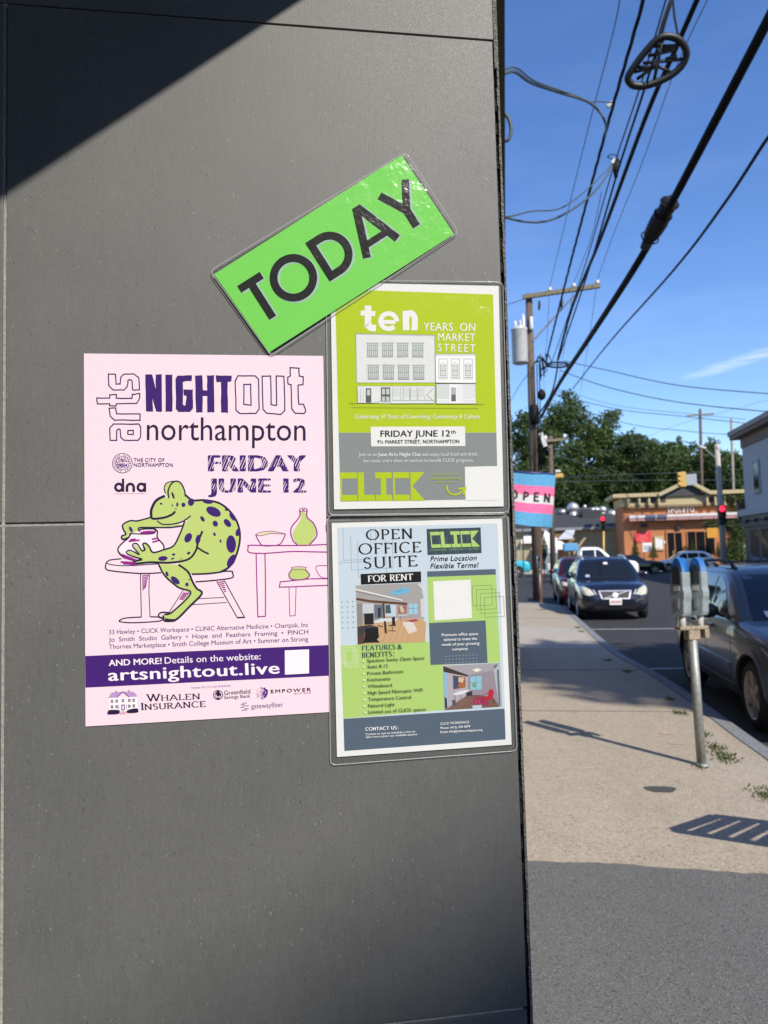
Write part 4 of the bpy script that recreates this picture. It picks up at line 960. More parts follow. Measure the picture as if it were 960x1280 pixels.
class Car:
    """front at local y = 0 facing -y, wheels on local z = 0"""
    def __init__(s, name, label, loc, rz, P, group=None):
        s.P = P; s.o = empty(name, loc, label, P.get('cat','car'), group, rz); s.body()
    def body(s):
        P = s.P; W_ = P['W']/2; pm = P['paint']
        st = smooth_st(P['st'], 4)
        mb = MB(); rings = []
        for (y, wf, zb, zt, cr) in st:
            w = W_*wf; h = zt-zb
            half = [(0,zb),(w*0.80,zb),(w*0.95,zb+0.07*min(1,h/0.5)),(w*0.995,zb+0.28*h),(w,zb+0.52*h),(w*0.985,zb+0.72*h),(w*0.965,zt-0.09*h),(w*0.93,zt-0.025*h),(w*0.86,zt+cr*0.15),(w*0.55,zt+cr*0.7),(0,zt+cr)]
            ring = [(x,y,z) for x,z in half] + [(-x,y,z) for x,z in half[-2:0:-1]]
            rings.append(ring)
        n = len(rings[0]); vs = [p for r in rings for p in r]; fs = []
        for i in range(len(rings)-1): fs += [(i*n+k,i*n+(k+1)%n,(i+1)*n+(k+1)%n,(i+1)*n+k) for k in range(n)]
        fs += [tuple(range(n)), tuple((len(rings)-1)*n+k for k in range(n))[::-1]]
        mb.add(vs, fs, pm, True)
        b = mb.build('body', s.o, world=False)
        cut = MB()
        for wy in P['wy']:
            for sx in (-1,1):
                x0, x1 = sorted((sx*(W_-0.30), sx*(W_+0.2)))
                cut.lathe((0,wy,P['wr']), [(P['wr']+0.055,x0),(P['wr']+0.055,x1)], m_black, 36, 'x')
        c = cut.build('cutter'); md = b.modifiers.new('arch','BOOLEAN'); md.operation='DIFFERENCE'; md.object=c; md.solver='EXACT'
        b.parent = None; bpy.context.view_layer.update(); dg = bpy.context.evaluated_depsgraph_get(); dg.update()
        me = bpy.data.meshes.new_from_object(b.evaluated_get(dg)); b.modifiers.clear(); b.data = me
        bpy.data.objects.remove(c)
        bm = bmesh.new(); bm.from_mesh(me); bmesh.ops.triangulate(bm, faces=bm.faces[:]); s.bvh = BVHTree.FromBMesh(bm); bm.to_mesh(me); bm.free(); me.update(); me.set_sharp_from_angle(angle=R(38))
        me.materials.clear(); me.materials.append(pm); me.materials.append(m_black)
        for p in me.polygons:
            cc = p.center
            arch = any(abs(((cc.y-wy)**2+(cc.z-P['wr'])**2)**0.5-(P['wr']+0.055)) < 0.02 for wy in P['wy']) and abs(p.normal.x) < 0.3
            inner = abs(abs(cc.x)-(W_-0.30)) < 0.01 and abs(p.normal.x) > 0.9
            p.material_index = 1 if (arch or inner or cc.z < P['st'][3][2]+0.01 and p.normal.z < -0.8) else 0
        s.b = b; b.parent = s.o
        # cabin
        cst = smooth_st(P['cab'], 5); mb = MB(); rings = []
        wb, wr_, bz, H = W_*P['wb'], W_*P['wrf'], P['belt'], P['H']
        s.cw = lambda z: wb+(wr_-wb)*max(0,min(1,(z-bz)/(H-bz)))**1.25
        for (y, z) in cst:
            half = []
            zz = max(z, bz-0.04)
            half = [(wb*0.99,bz-0.06)]
            for t in (0.0,0.35,0.7,0.92): 
                q = bz+(zz-0.05-bz)*t if zz > bz+0.06 else bz-0.05+0.01*t
                half.append((s.cw(q), q))
            half += [(s.cw(zz)-0.035, zz-0.012),(s.cw(zz)*0.80, zz+0.010),(s.cw(zz)*0.45, zz+0.022),(0, zz+0.028)]
            rings.append([(x,y,q) for x,q in half]+[(-x,y,q) for x,q in half[-2::-1]])
        n = len(rings[0]); vs = [p for r in rings for p in r]; fs = []
        for i in range(len(rings)-1): fs += [(i*n+k,i*n+k+1,(i+1)*n+k+1,(i+1)*n+k) for k in range(n-1)]
        fs += [tuple(range(n)), tuple((len(rings)-1)*n+k for k in range(n))[::-1]]
        mb.add(vs, fs, pm, True); mb.build('cabin', s.o, world=False); s.cst = cst
        bm = bmesh.new(); 
        bv = [bm.verts.new(v) for v in vs]
        for f in fs: bm.faces.new([bv[k] for k in f])
        bmesh.ops.triangulate(bm, faces=bm.faces); bm.normal_update(); s.cbvh = BVHTree.FromBMesh(bm); bm.free()
    def ztop(s, y):
        for a, b in zip(s.cst, s.cst[1:]):
            if a[0] <= y <= b[0]: return a[1]+(b[1]-a[1])*(y-a[0])/(b[0]-a[0]+1e-9)
        return s.P['belt']
    def patch(s, name, pts, axis, m, th=0.008, parent=None, cab=False, sub=2, sink=0.004, **k):
        """flat outline thrown on to the bodywork along an axis: 'f' front, 'l'/'r' sides, 't' top, 'b' back"""
        bm = bmesh.new()
        tri = tessellate_polygon([[V((a,b,0)) for a,b in pts]]); vv = [bm.verts.new((a,b,0)) for a,b in pts]
        for t in tri: 
            try: bm.faces.new([vv[q] for q in t])
            except ValueError: pass
        for _ in range(sub): bmesh.ops.subdivide_edges(bm, edges=bm.edges[:], cuts=1, use_grid_fill=True)
        bmesh.ops.triangulate(bm, faces=bm.faces[:])
        tree = s.cbvh if cab else s.bvh
        D = {'f':V((0,1,0)),'b':V((0,-1,0)),'l':V((1,0,0)),'r':V((-1,0,0)),'t':V((0,0,-1))}[axis]
        for v in bm.verts:
            a, b_ = v.co.x, v.co.y
            st = {'f':V((a,-3,b_)),'b':V((a,9,b_)),'l':V((-4,a,b_)),'r':V((4,a,b_)),'t':V((a,b_,4))}[axis]
            h = tree.ray_cast(st, D)
            if h[0] is None:
                nr = tree.find_nearest(st + D*(3.2 if axis in 'lr' else 3)); p = nr[0]
            else: p = h[0]
            v.co = p - D*th
        # give thickness back into the body
        g = bmesh.ops.extrude_face_region(bm, geom=bm.faces[:]); 
        for e in g['geom']:
            if isinstance(e, bmesh.types.BMVert): e.co += D*(th+sink)
        bmesh.ops.recalc_face_normals(bm, faces=bm.faces[:])
        me = bpy.data.meshes.new(name); bm.to_mesh(me); bm.free(); me.materials.append(m)
        o = link(bpy.data.objects.new(name, me)); o.parent = parent or s.o; return o
    def wheels(s, spokes=6, rim=None, n=30):
        P = s.P; r = P['wr']; W_ = P['W']/2; rim = rim or m_alloy; t = 0.215
        proto = None
        for wy in P['wy']:
            for sx in (-1,1):
                if proto is None:
                    w = bpy.data.objects.new('wheel', None); w.empty_display_size = 0.1; link(w); w.parent = s.o
                    mb = MB(); mb.lathe((0,0,0), [(r*0.70,-t/2+0.02),(r*0.86,-t/2),(r*0.97,-t/2+0.03),(r,-t/2+0.06),(r,t/2-0.06),(r*0.97,t/2-0.03),(r*0.86,t/2),(r*0.70,t/2-0.02)], m_tyre, n, 'x', caps=False); mb.build('tyre', w, world=False)
                    mb = MB(); mb.lathe((0,0,0), [(r*0.70,-t/2+0.012),(r*0.66,-t/2+0.02),(r*0.62,-t/2+0.07),(r*0.62,t/2-0.02),(r*0.70,t/2-0.012)], rim, n, 'x', caps=False)
                    mb.lathe((0,0,0), [(r*0.60,-t/2+0.085),(r*0.58,-t/2+0.09)], m_black, n, 'x')
                    for k in range(spokes):
                        a = 2*pi*k/spokes+0.2; ca, sa = cos(a), sin(a); d = V((0,ca,sa)); e = V((0,-sa,ca))
                        A = [d*r*0.12-e*r*0.11, d*r*0.12+e*r*0.11, d*r*0.66+e*r*0.075, d*r*0.66-e*r*0.075]
                        mb.hexa([q+V((-t/2+0.022,0,0)) for q in A], [q+V((-t/2+0.065,0,0)) for q in A], rim)
                    mb.lathe((0,0,0), [(0.0001,-t/2+0.012),(r*0.15,-t/2+0.014),(r*0.19,-t/2+0.03),(r*0.19,-t/2+0.08)], rim, 16, 'x'); mb.build('rim', w, world=False)
                    proto = w; 
                else: w = dup(proto, parent=s.o)
                w.location = (sx*(W_-t/2-0.012), wy, r); w.rotation_euler = (0.3*wy,0,0 if sx < 0 else pi)
    def windows(s, polys, m=None):
        for pts in polys:
            for ax in 'lr': s.patch('side_window', pts, ax, m or m_glass, th=0.006, cab=True, sub=2)
    def windshield(s, w0, w1, z0, z1, name='windshield', ax='f'):
        pts = [(-w0,z0),(w0,z0),(w1,z1),(-w1,z1)]
        o = s.patch(name, pts, ax, m_glass, th=0.010, cab=True, sub=3); return o
    def mirrors(s, y, z, m):
        for sx in (-1,1):
            x = sx*(s.cw(z)+0.02); mb = MB()
            prof = [(0.02,0.0),(0.085,0.02),(0.10,0.07),(0.085,0.12),(0.03,0.155)]
            mb.bar((x,y+0.02,z-0.02),(x+sx*0.09,y,z+0.02),0.05,0.03,m_black)
            c = V((x+sx*0.17,y,z+0.05)); vs=[]; n=12
            for (q,yy) in ((0.3,-0.075),(0.85,-0.055),(1,-0.01),(1,0.04),(0.9,0.055)):
                vs += [c+V((0.115*q*cos(2*pi*k/n)*(1.0),yy,0.085*q*sin(2*pi*k/n)+0.0)) for k in range(n)]
            fs=[(i*n+k,i*n+(k+1)%n,(i+1)*n+(k+1)%n,(i+1)*n+k) for i in range(4) for k in range(n)]+[tuple(range(n))[::-1],tuple(4*n+k for k in range(n))]
            mb.add(vs,fs,m,True); mb.build('side_mirror', s.o, world=False)
    def rails(s, y0, y1, m, h=0.07, inset=0.09):
        for sx in (-1,1):
            mb = MB(); pts=[]
            for k in range(9):
                t=k/8; y=y0+(y1-y0)*t; z=s.ztop(y); x=sx*(s.cw(z)-inset); e=min(1,min(t,1-t)*6)
                pts.append((x,y,z-0.005+h*e))
            mb.tube(pts,0.022,m,8); 
            for t in (0.04,0.5,0.96):
                y=y0+(y1-y0)*t; z=s.ztop(y); mb.bar((sx*(s.cw(z)-inset),y-0.07,z),(sx*(s.cw(z)-inset),y+0.07,z+0.03),0.035,0.03,m)
            mb.build('roof_rail', s.o, world=False)
    def seams(s, lines, w=0.012):
        for ln in lines:
            pts=[]
            L=[V((a,b,0)) for a,b in ln]; Lp=[]; Rp=[]
            for i,p in enumerate(L):
                d=(L[min(i+1,len(L)-1)]-L[max(0,i-1)]).normalized(); nn=V((-d.y,d.x,0))*w/2; Lp.append(p+nn); Rp.append(p-nn)
            poly=[(p.x,p.y) for p in Lp]+[(p.x,p.y) for p in Rp[::-1]]
            for ax in 'lr': s.patch('door_seam', poly, ax, m_black, th=0.0015, sub=2)
def emblem_plate(c, zp, w=0.30, h=0.155, y=None):
    o = c.patch('licence_plate', [(-w/2,zp),(w/2,zp),(w/2,zp+h),(-w/2,zp+h)], 'f', m_plate, th=0.03, sub=2)
    mb = MB()
    return o
SUV = dict(W=1.88, H=1.66, belt=1.06, wb=0.93, wrf=0.72, wr=0.355, wy=(0.90,3.68),
    st=[(0.0,0.55,0.42,0.56,0.01),(0.05,0.78,0.30,0.70,0.015),(0.14,0.88,0.24,0.80,0.03),(0.34,0.955,0.21,0.90,0.05),(0.70,0.99,0.20,0.965,0.06),(1.15,1.0,0.20,1.02,0.045),(1.45,1.0,0.20,1.055,0.01),(3.4,1.0,0.22,1.09,0.0),(4.15,0.985,0.26,1.08,0.0),(4.48,0.93,0.32,1.0,0.0),(4.60,0.85,0.42,0.90,0.0),(4.64,0.70,0.5,0.8,0.0)],
    cab=[(1.12,1.00),(1.30,1.12),(1.62,1.36),(1.92,1.56),(2.15,1.63),(2.6,1.66),(3.3,1.655),(3.8,1.61),(4.15,1.48),(4.42,1.22),(4.52,1.05)])
SIDEW = [[(1.62,1.10),(2.40,1.115),(2.40,1.53),(2.12,1.52),(1.90,1.39)],[(2.48,1.115),(3.32,1.13),(3.28,1.53),(2.48,1.535)],[(3.40,1.13),(4.05,1.18),(3.95,1.36),(3.72,1.50),(3.37,1.53)]]

# --- navy SUV parked nose-on
nv = paint('navy_paint', (0.012,0.016,0.032))
gL = ground(722,772,ZR); gR = ground(816,772,ZR)
cx = (gL.x+gR.x)/2; yN = gL.y-1.2
P = dict(SUV, paint=nv, cat='car'); 
c = Car('parked_suv','dark navy SUV parked nose forward at the kerb with chrome grille', (KX1+0.22+0.94, yN, ZR), 0, P)
c.windows(SIDEW); ws_ = c.windshield(0.72,0.60,1.09,1.56); c.wheels(5); c.mirrors(1.72,1.12,nv); c.rails(2.1,3.9,m_chrome,0.06)
c.patch('bonnet_crease',[(-0.66,0.36),(-0.63,0.36),(-0.70,1.05),(-0.74,1.05)],'t',nv,th=0.012,sub=3); c.patch('bonnet_crease',[(0.66,0.36),(0.63,0.36),(0.70,1.05),(0.74,1.05)],'t',nv,th=0.012,sub=3)
for sx in (-1,1):
    c.patch('headlight',[(sx*a,b) for a,b in ((0.52,0.70),(0.66,0.665),(0.82,0.70),(0.885,0.80),(0.87,0.90),(0.78,0.915),(0.62,0.83))],'f',m_lens,th=0.014,sub=3)
    h = c.patch('headlight_trim',[(sx*a,b) for a,b in ((0.50,0.70),(0.47,0.70),(0.53,0.82),(0.57,0.83))],'f',m_chrome,th=0.02,sub=2)
    c.patch('fog_light',[(sx*a,b) for a,b in ((0.62,0.44),(0.84,0.46),(0.85,0.60),(0.80,0.64),(0.74,0.52))],'f',m_black,th=0.012,sub=2)
g = c.patch('grille',[(-0.43,0.80),(-0.36,0.575),(0.36,0.575),(0.43,0.80)],'f',m_chrome,th=0.030,sub=2)
c.patch('mesh',[(-0.38,0.775),(-0.325,0.60),(0.325,0.60),(0.38,0.775)],'f',m_black,th=0.034,parent=g,sub=2)
c.patch('diagonal_bar',[(-0.36,0.585),(-0.32,0.585),(0.37,0.785),(0.33,0.79)],'f',m_chrome,th=0.046,parent=g,sub=2)
c.patch('emblem',[(0.075*cos(a),0.685+0.075*sin(a)) for a in [2*pi*k/18 for k in range(18)]],'f',m_chrome,th=0.055,parent=g,sub=1)
c.patch('lower_intake',[(-0.50,0.30),(0.50,0.30),(0.56,0.41),(-0.56,0.41)],'f',m_black,th=0.012,sub=2)
pl = c.patch('licence_plate',[(-0.16,0.425),(0.15,0.425),(0.15,0.58),(-0.16,0.58)],'f',m_plate,th=0.05,sub=1)
for k in range(6): c.patch('plate_mark',[(-0.125+k*0.043,0.47),(-0.10+k*0.043,0.47),(-0.10+k*0.043,0.535),(-0.125+k*0.043,0.535)],'f',m_platered,th=0.053,parent=pl,sub=0)
c.patch('inspection_sticker',[(-0.06,1.47),(0.05,1.47),(0.05,1.53),(-0.06,1.53)],'f',m_plate,th=0.016,cab=True,sub=0)
c.patch('dash_paper',[(-0.62,1.13),(-0.50,1.13),(-0.50,1.19),(-0.61,1.19)],'f',mat('paper_blue',(0.35,0.42,0.5),0.5),th=0.016,cab=True,sub=0)
for sx in (-0.5,0.15): c.patch('wiper',[(sx,1.085),(sx+0.55,1.12),(sx+0.55,1.135),(sx,1.10)],'f',m_black,th=0.022,cab=True,sub=1)
c.seams([[(1.45,0.4),(1.47,0.8),(1.50,1.05)],[(2.44,0.38),(2.44,1.07)],[(3.36,0.55),(3.36,1.08)]])
for y_ in (2.2,3.15): c.patch('door_handle',[(y_-0.1,0.93),(y_+0.1,0.93),(y_+0.1,0.965),(y_-0.1,0.965)],'l',nv,th=0.03,sub=1)

# --- maroon car behind it
mr = paint('maroon_paint',(0.085,0.006,0.010))
P = dict(SUV, paint=mr, cat='car')
c = Car('parked_suv','maroon SUV parked directly behind the dark navy one', (KX1+0.08+0.94, yN+5.6, ZR), 0, P)
c.windows(SIDEW); c.windshield(0.72,0.60,1.09,1.56); c.wheels(5); c.mirrors(1.72,1.12,mr)
for sx in (-1,1): c.patch('headlight',[(sx*a,b) for a,b in ((0.55,0.68),(0.86,0.72),(0.87,0.86),(0.60,0.80))],'f',m_lens,th=0.014,sub=2)
c.patch('grille',[(-0.40,0.76),(-0.36,0.58),(0.36,0.58),(0.40,0.76)],'f',m_black,th=0.02,sub=2)
c.seams([[(1.45,0.4),(1.50,1.05)],[(2.44,0.38),(2.44,1.07)],[(3.36,0.55),(3.36,1.08)]])

# --- grey wagon close on the right
gr = mat('warm_grey_paint',(0.125,0.115,0.105),0.30,metal=0.45,var=0.05,scale=60,coat=0.8)
fw = ground(944,911,ZR)
P = dict(SUV, H=1.60, belt=1.04, W=1.80, paint=gr, cat='car', wr=0.345, wy=(0.92,3.60),
    cab=[(1.20,0.98),(1.42,1.10),(1.80,1.34),(2.10,1.50),(2.35,1.575),(2.7,1.60),(3.5,1.60),(4.0,1.56),(4.30,1.42),(4.50,1.15),(4.56,1.03)])
GX = KX0+0.40+0.90
c = Car('parked_wagon','warm grey estate car with black roof rails parked beside the parking meters', (GX, fw.y-0.92-0.04, ZR), 0, P)
SW2=[[(1.74,1.075),(2.50,1.095),(2.50,1.49),(2.34,1.485),(2.12,1.38)],[(2.58,1.095),(3.40,1.11),(3.36,1.49),(2.58,1.495)],[(3.48,1.11),(4.22,1.16),(4.08,1.36),(3.86,1.46),(3.46,1.49)]]
c.windows(SW2); c.windshield(0.70,0.58,1.06,1.52); c.wheels(6, mat('brushed_alloy',(0.46,0.41,0.34),0.45,metal=0.25)); c.mirrors(1.86,1.08,m_black); c.rails(2.35,4.15,m_black,0.085,0.10)
for sx in (-1,1): c.patch('headlight',[(sx*a,b) for a,b in ((0.50,0.66),(0.84,0.70),(0.86,0.86),(0.58,0.80))],'f',m_lens,th=0.014,sub=3)
for ax in 'lr':
    for wy in c.P['wy']:
        a_=[(wy+0.47*cos(t),c.P['wr']+0.47*sin(t)) for t in [pi*k/16 for k in range(17)]]; b_=[(wy+0.415*cos(t),c.P['wr']+0.415*sin(t)) for t in [pi*k/16 for k in range(17)]]
        c.patch('wheel_arch_lip',a_+b_[::-1],ax,gr,th=0.014,sub=1)
    c.patch('side_cladding',[(1.42,0.22),(3.10,0.22),(3.10,0.36),(1.42,0.36)],ax,mat('grey_cladding',(0.05,0.047,0.044),0.55),th=0.02,sub=3)
    c.patch('side_moulding',[(1.50,0.55),(3.05,0.57),(3.05,0.61),(1.50,0.59)],ax,gr,th=0.018,sub=2)
    c.patch('window_trim',[(1.66,1.045),(4.25,1.10),(4.25,1.12),(1.66,1.062)],ax,m_black,th=0.010,cab=True,sub=3)
    for y_ in (2.35,3.28): c.patch('door_handle',[(y_-0.1,0.91),(y_+0.1,0.91),(y_+0.1,0.945),(y_-0.1,0.945)],ax,gr,th=0.032,sub=1)
c.seams([[(1.50,0.3),(1.52,0.7),(1.60,1.03)],[(2.54,0.3),(2.54,1.05)],[(3.44,0.62),(3.44,1.06)]],0.010)
c.seams([[(0.60,0.86),(1.1,0.905),(1.5,0.955)]],0.008)
c.patch('grille',[(-0.40,0.74),(-0.36,0.60),(0.36,0.60),(0.40,0.74)],'f',m_black,th=0.02,sub=2)
c.patch('dash_paper',[(-0.55,1.09),(-0.41,1.095),(-0.41,1.15),(-0.55,1.145)],'f',m_plate,th=0.016,cab=True,sub=0)
for sx in (-0.5,0.1): c.patch('wiper',[(sx,1.05),(sx+0.5,1.09),(sx+0.5,1.103),(sx,1.065)],'f',m_black,th=0.022,cab=True,sub=1)
mb=MB(); mb.bar((-0.60,2.75,1.665),(0.60,2.75,1.665),0.04,0.02,m_black); mb.build('roof_crossbar',c.o,world=False)

# --- cars on the cross street (side-on)
def crossing(name, label, px, py, pw, z, P, face, wheels=5, wins=SIDEW, cat='car'):
    P = dict(P, cat=cat); L = P['st'][-1][0]
    p = at(px, py, z); 
    rz = -pi/2 if face == 'l' else pi/2
    x = p.x if face == 'l' else p.x
    c = Car(name, label, (x, p.y, ZR), rz, P); c.windows(wins); c.wheels(wheels); return c
sv = mat('silver_paint',(0.80,0.80,0.78),0.35,metal=0.0,var=0.03,coat=0.5)
# nose to the left: local -y -> world -x  => rz = -90 deg
Ps = dict(SUV, paint=sv)
ZQ = FPX*(CAMH-ZR)/(714-686.5)
p = at(822,714,ZQ)
c = Car('silver_suv','silver SUV side-on in front of the orange brick restaurant',(p.x,p.y+0.9,ZR),-pi/2,dict(Ps,cat='car')); c.windows(SIDEW); c.wheels(6); c.windshield(0.72,0.6,1.09,1.56); c.rails(2.1,3.9,m_chrome,0.05); c.mirrors(1.72,1.12,sv)
for sx in (-1,1): c.patch('headlight',[(sx*a,b) for a,b in ((0.55,0.68),(0.88,0.72),(0.88,0.84),(0.60,0.80))],'f',m_lens,th=0.014,sub=2)
c.seams([[(1.45,0.4),(1.50,1.05)],[(2.44,0.38),(2.44,1.07)],[(3.36,0.55),(3.36,1.08)]],0.016)
bk = paint('black_paint',(0.012,0.012,0.014))
p = at(806,714,ZQ)
c = Car('black_car','small black car in front of the silver SUV, mostly behind the navy SUV',(p.x+1.3+1.2,p.y-2.2,ZR),pi/2,dict(SUV,paint=bk,cat='car',H=1.5,belt=1.0,cab=[(1.3,0.98),(1.6,1.12),(2.1,1.40),(2.4,1.48),(3.0,1.5),(3.5,1.46),(4.0,1.25),(4.4,1.02)]))
c.o.location.x = p.x+1.15; c.wheels(5)
# pickup
PK = dict(W=2.0,H=2.12,belt=1.32,wb=0.94,wrf=0.78,wr=0.42,wy=(1.0,4.3),
    st=[(0,0.7,0.6,0.90,0.01),(0.06,0.9,0.46,1.06,0.02),(0.25,0.97,0.4,1.20,0.03),(0.8,1.0,0.38,1.28,0.03),(1.4,1.0,0.38,1.32,0.01),(3.0,1.0,0.4,1.36,0),(5.3,1.0,0.44,1.36,0),(5.45,0.98,0.5,1.34,0),(5.5,0.95,0.55,1.25,0)],
    cab=[(1.40,1.26),(1.65,1.48),(2.0,1.82),(2.25,2.04),(2.5,2.11),(3.0,2.12),(3.4,2.09),(3.52,1.8),(3.56,1.28)])
PKW = [[(1.85,1.39),(2.55,1.40),(2.55,1.96),(2.42,1.97),(2.20,1.84)],[(2.63,1.40),(3.40,1.40),(3.36,1.96),(2.63,1.97)]]
wp = mat('white_paint',(0.75,0.75,0.73),0.35,var=0.03,coat=0.5)
zp = 47; p = at(796,706,zp)
c = Car('white_pickup','white pickup truck crossing behind the parked navy SUV',(p.x,p.y,ZR),pi/2,dict(PK,paint=wp,cat='truck')); c.windows(PKW); c.wheels(6); c.windshield(0.76,0.66,1.38,1.96)
mb = MB(); mb.box(-0.85,0.85,3.62,5.36,1.34,1.366,m_black); mb.build('cargo_bed',c.o,world=False)
# turquoise truck at the far left
tq = mat('turquoise_paint',(0.03,0.42,0.55),0.35,var=0.03,coat=0.5)
zq = 60; p = at(663,711,zq)
c = Car('turquoise_truck','bright turquoise pickup partly hidden by the wall edge and utility pole',(p.x,p.y,ZR),pi/2,dict(PK,paint=tq,cat='truck')); c.windows(PKW); c.wheels(6)
c.patch('lower_panel',[(0.3,0.36),(5.2,0.4),(5.2,0.72),(0.3,0.70)],'r',paint('blue_paint',(0.01,0.13,0.36)),th=0.012,sub=3); c.patch('lower_panel',[(0.3,0.36),(5.2,0.4),(5.2,0.72),(0.3,0.70)],'l',paint('blue_paint',(0.01,0.13,0.36)),th=0.012,sub=3)
# ------------------------------------------------------------------ parking meters
m_mgrey = mat('meter_grey',(0.30,0.34,0.34),0.4,metal=0.3,var=0.2,scale=30)
m_galv = mat('galvanised_post',(0.27,0.28,0.265),0.5,metal=0.4,var=0.25,scale=25)
m_rust = mat('rusty_bracket',(0.27,0.22,0.15),0.8,var=0.45,scale=40)
m_dome = mat('blue_dome',(0.015,0.11,0.34),0.12,var=0.05,coat=1.0)
m_dark = mat('dark_window',(0.03,0.035,0.035),0.15)
m_pale = mat('pale_sleeve',(0.42,0.42,0.38),0.6,var=0.2,scale=40)
def meter_head(mb_name, x, parent, ang):
    h = bpy.data.objects.new('meter_head', None); h.empty_display_size=0.05; link(h); h.parent = parent; h.location = (x,0,-0.322); h.rotation_euler=(0,0,ang); h.scale=(0.72,0.82,1.26)
    # housing: front outline extruded in depth
    out = [(-0.062,1.135),(0.062,1.135),(0.075,1.16),(0.078,1.22),(0.088,1.25),(0.088,1.285),(0.078,1.30),(0.078,1.395),(-0.078,1.395),(-0.078,1.30),(-0.088,1.285),(-0.088,1.25),(-0.078,1.22),(-0.075,1.16)]
    mb = MB(); mb.prism([(a,-0.065,b) for a,b in out],(0,0.13,0),m_mgrey); mb.build('housing',h,world=False,bevel=0.010)
    mb = MB(); n=18; fr=[]
    prof=[(0.072*cos(pi*k/n),1.392+0.088*sin(pi*k/n)) for k in range(n+1)]
    mb.prism([(a*0.9,-0.055,b) for a,b in prof],(0,0.12,0),m_dome); mb.build('blue_dome',h,world=False,bevel=0.012)
    mb = MB(); mb.prism([(a,-0.071,b) for a,b in [(-0.05,1.325),(0.05,1.325)]+[(0.05*cos(pi*k/10),1.385+0.055*sin(pi*k/10)) for k in range(11)]],(0,0.01,0),m_dark); mb.build('display_window',h,world=False)
    mb = MB(); mb.box(-0.035,0.035,-0.070,-0.060,1.285,1.312,m_pale); mb.box(-0.02,0.02,-0.074,-0.062,1.18,1.24,m_galv); mb.build('coin_plate',h,world=False)
    mb = MB(); mb.lathe((0,0,0),[(0.034,1.06),(0.034,1.14)],m_pale,16); mb.build('sleeve',h,world=False)
    return h
def twin_meter(loc, label, rz, lean=0.0):
    t = empty('parking_meter', loc, label, 'parking meter', 'twin parking meters on posts along the kerb', rz)
    mb = MB(); mb.tube([(0.0-lean,0,-0.02),(0,0,1.0)],0.036,m_galv,16); mb.lathe((-lean,0,0),[(0.06,0.0),(0.055,0.012),(0.04,0.02)],m_galv,16); mb.build('post',t,world=False)
    mb = MB(); mb.box(-0.125,0.125,-0.045,0.045,1.005,1.03,m_rust); mb.box(-0.05,0.05,-0.04,0.04,0.93,1.004,m_rust); mb.box(0.085,0.126,-0.05,0.046,0.94,1.006,m_rust); mb.build('bracket',t,world=False,bevel=0.006)
    meter_head('h',-0.078,t,-1.15); meter_head('h',0.078,t,-1.02); t.scale=(1,1,1.06); return t
mbse = ground(873,957)
twin_meter(mbse,'twin headed grey parking meter with blue domes beside the grey estate car',R(20),-0.03)
b2 = ground(676,752); t2 = twin_meter(b2,'distant parking meter with a blue dome in front of the utility pole',R(75))

# ------------------------------------------------------------------ utility poles and wires
WOODP = m_wood()
m_wire = mat('wire_black',(0.006,0.0065,0.007),0.7,var=0.1,spec=0.25)
m_wgrey = mat('wire_weathered',(0.055,0.075,0.075),0.6,var=0.1)
m_porc = mat('porcelain_white',(0.62,0.60,0.57),0.25,var=0.1)
m_xfmr = mat('transformer_paint',(0.50,0.51,0.51),0.45,var=0.08,scale=4)
m_xarm = mat('crossarm_wood',(0.17,0.15,0.095),0.85,var=0.3,scale=14)
PB = ground(672,750); PT = onY(661,368,PB.y); HP = PT.z
up_ = empty('utility_pole', PB, 'tall wooden utility pole with crossarm and white transformer', 'utility pole')
mb = MB(); mb.tube([PB, PB+(PT-PB)*0.5, PT],[0.17,0.15,0.125],WOODP,14); mb.build('pole',up_)
a0 = onY(653,371.5,PB.y-0.2); a1 = onY(750,357,PB.y-0.2)
mb = MB(); mb.bar(a0,a1,0.13,0.16,m_xarm); mb.build('crossarm',up_,bevel=0.01)
mb = MB(); mb.bar(onY(668,424,PB.y-0.15),onY(717,370,PB.y-0.15),0.06,0.05,m_xarm); mb.build('brace',up_)
for px,py in ((687,361),(717,356),(746.5,352)):
    p = onY(px,py,PB.y-0.2); mb = MB(); mb.lathe((p.x,p.y,p.z-0.10),[(0.03,-0.05),(0.03,0.02),(0.075,0.03),(0.085,0.06),(0.06,0.085),(0.07,0.11),(0.06,0.15),(0.02,0.165)],m_porc,12); mb.build('insulator',up_)
c = onY(650.5,432,PB.y); tr = MB(); r=0.30
tr.lathe((c.x-0.02,c.y,c.z),[(r*0.9,-0.68),(r,-0.64),(r,0.55),(r*1.06,0.57),(r*1.06,0.62),(r*0.7,0.70),(0.05,0.72)],m_xfmr,22); tr = tr.build('transformer',up_)
for dx,dy,h in ((-0.16,0.05,0.35),(0.14,-0.05,0.55),(0.02,-0.14,0.3)):
    mb = MB(); mb.lathe((c.x+dx,c.y+dy,c.z+0.62),[(0.045,0),(0.07,0.05),(0.05,0.09),(0.07,0.13),(0.05,0.17),(0.065,h*0.6),(0.03,h)],m_porc,10); b_=mb.build('bushing',tr,world=False)
    b_.data.transform(Matrix.Translation(-PB)); 
tr.data.update()
mb = MB(); q=onY(664,404,PB.y-0.2); mb.lathe((q.x,q.y,q.z),[(0.05,-0.25),(0.07,-0.2),(0.07,0.2),(0.05,0.25)],m_porc,10); mb.build('cutout_fuse',up_)
mb = MB()
for px,py,l in ((674,376,0.35),(702,372,0.42)):
    p = onY(px,py,PB.y-0.22); mb.tube([p,p-V((0,0,l*0.5)),p-V((0.02,0,l))],[0.035,0.05,0.03],m_black,8)
mb.build('hanging_clamp',up_)
mb = MB(); rg = random.Random(11)
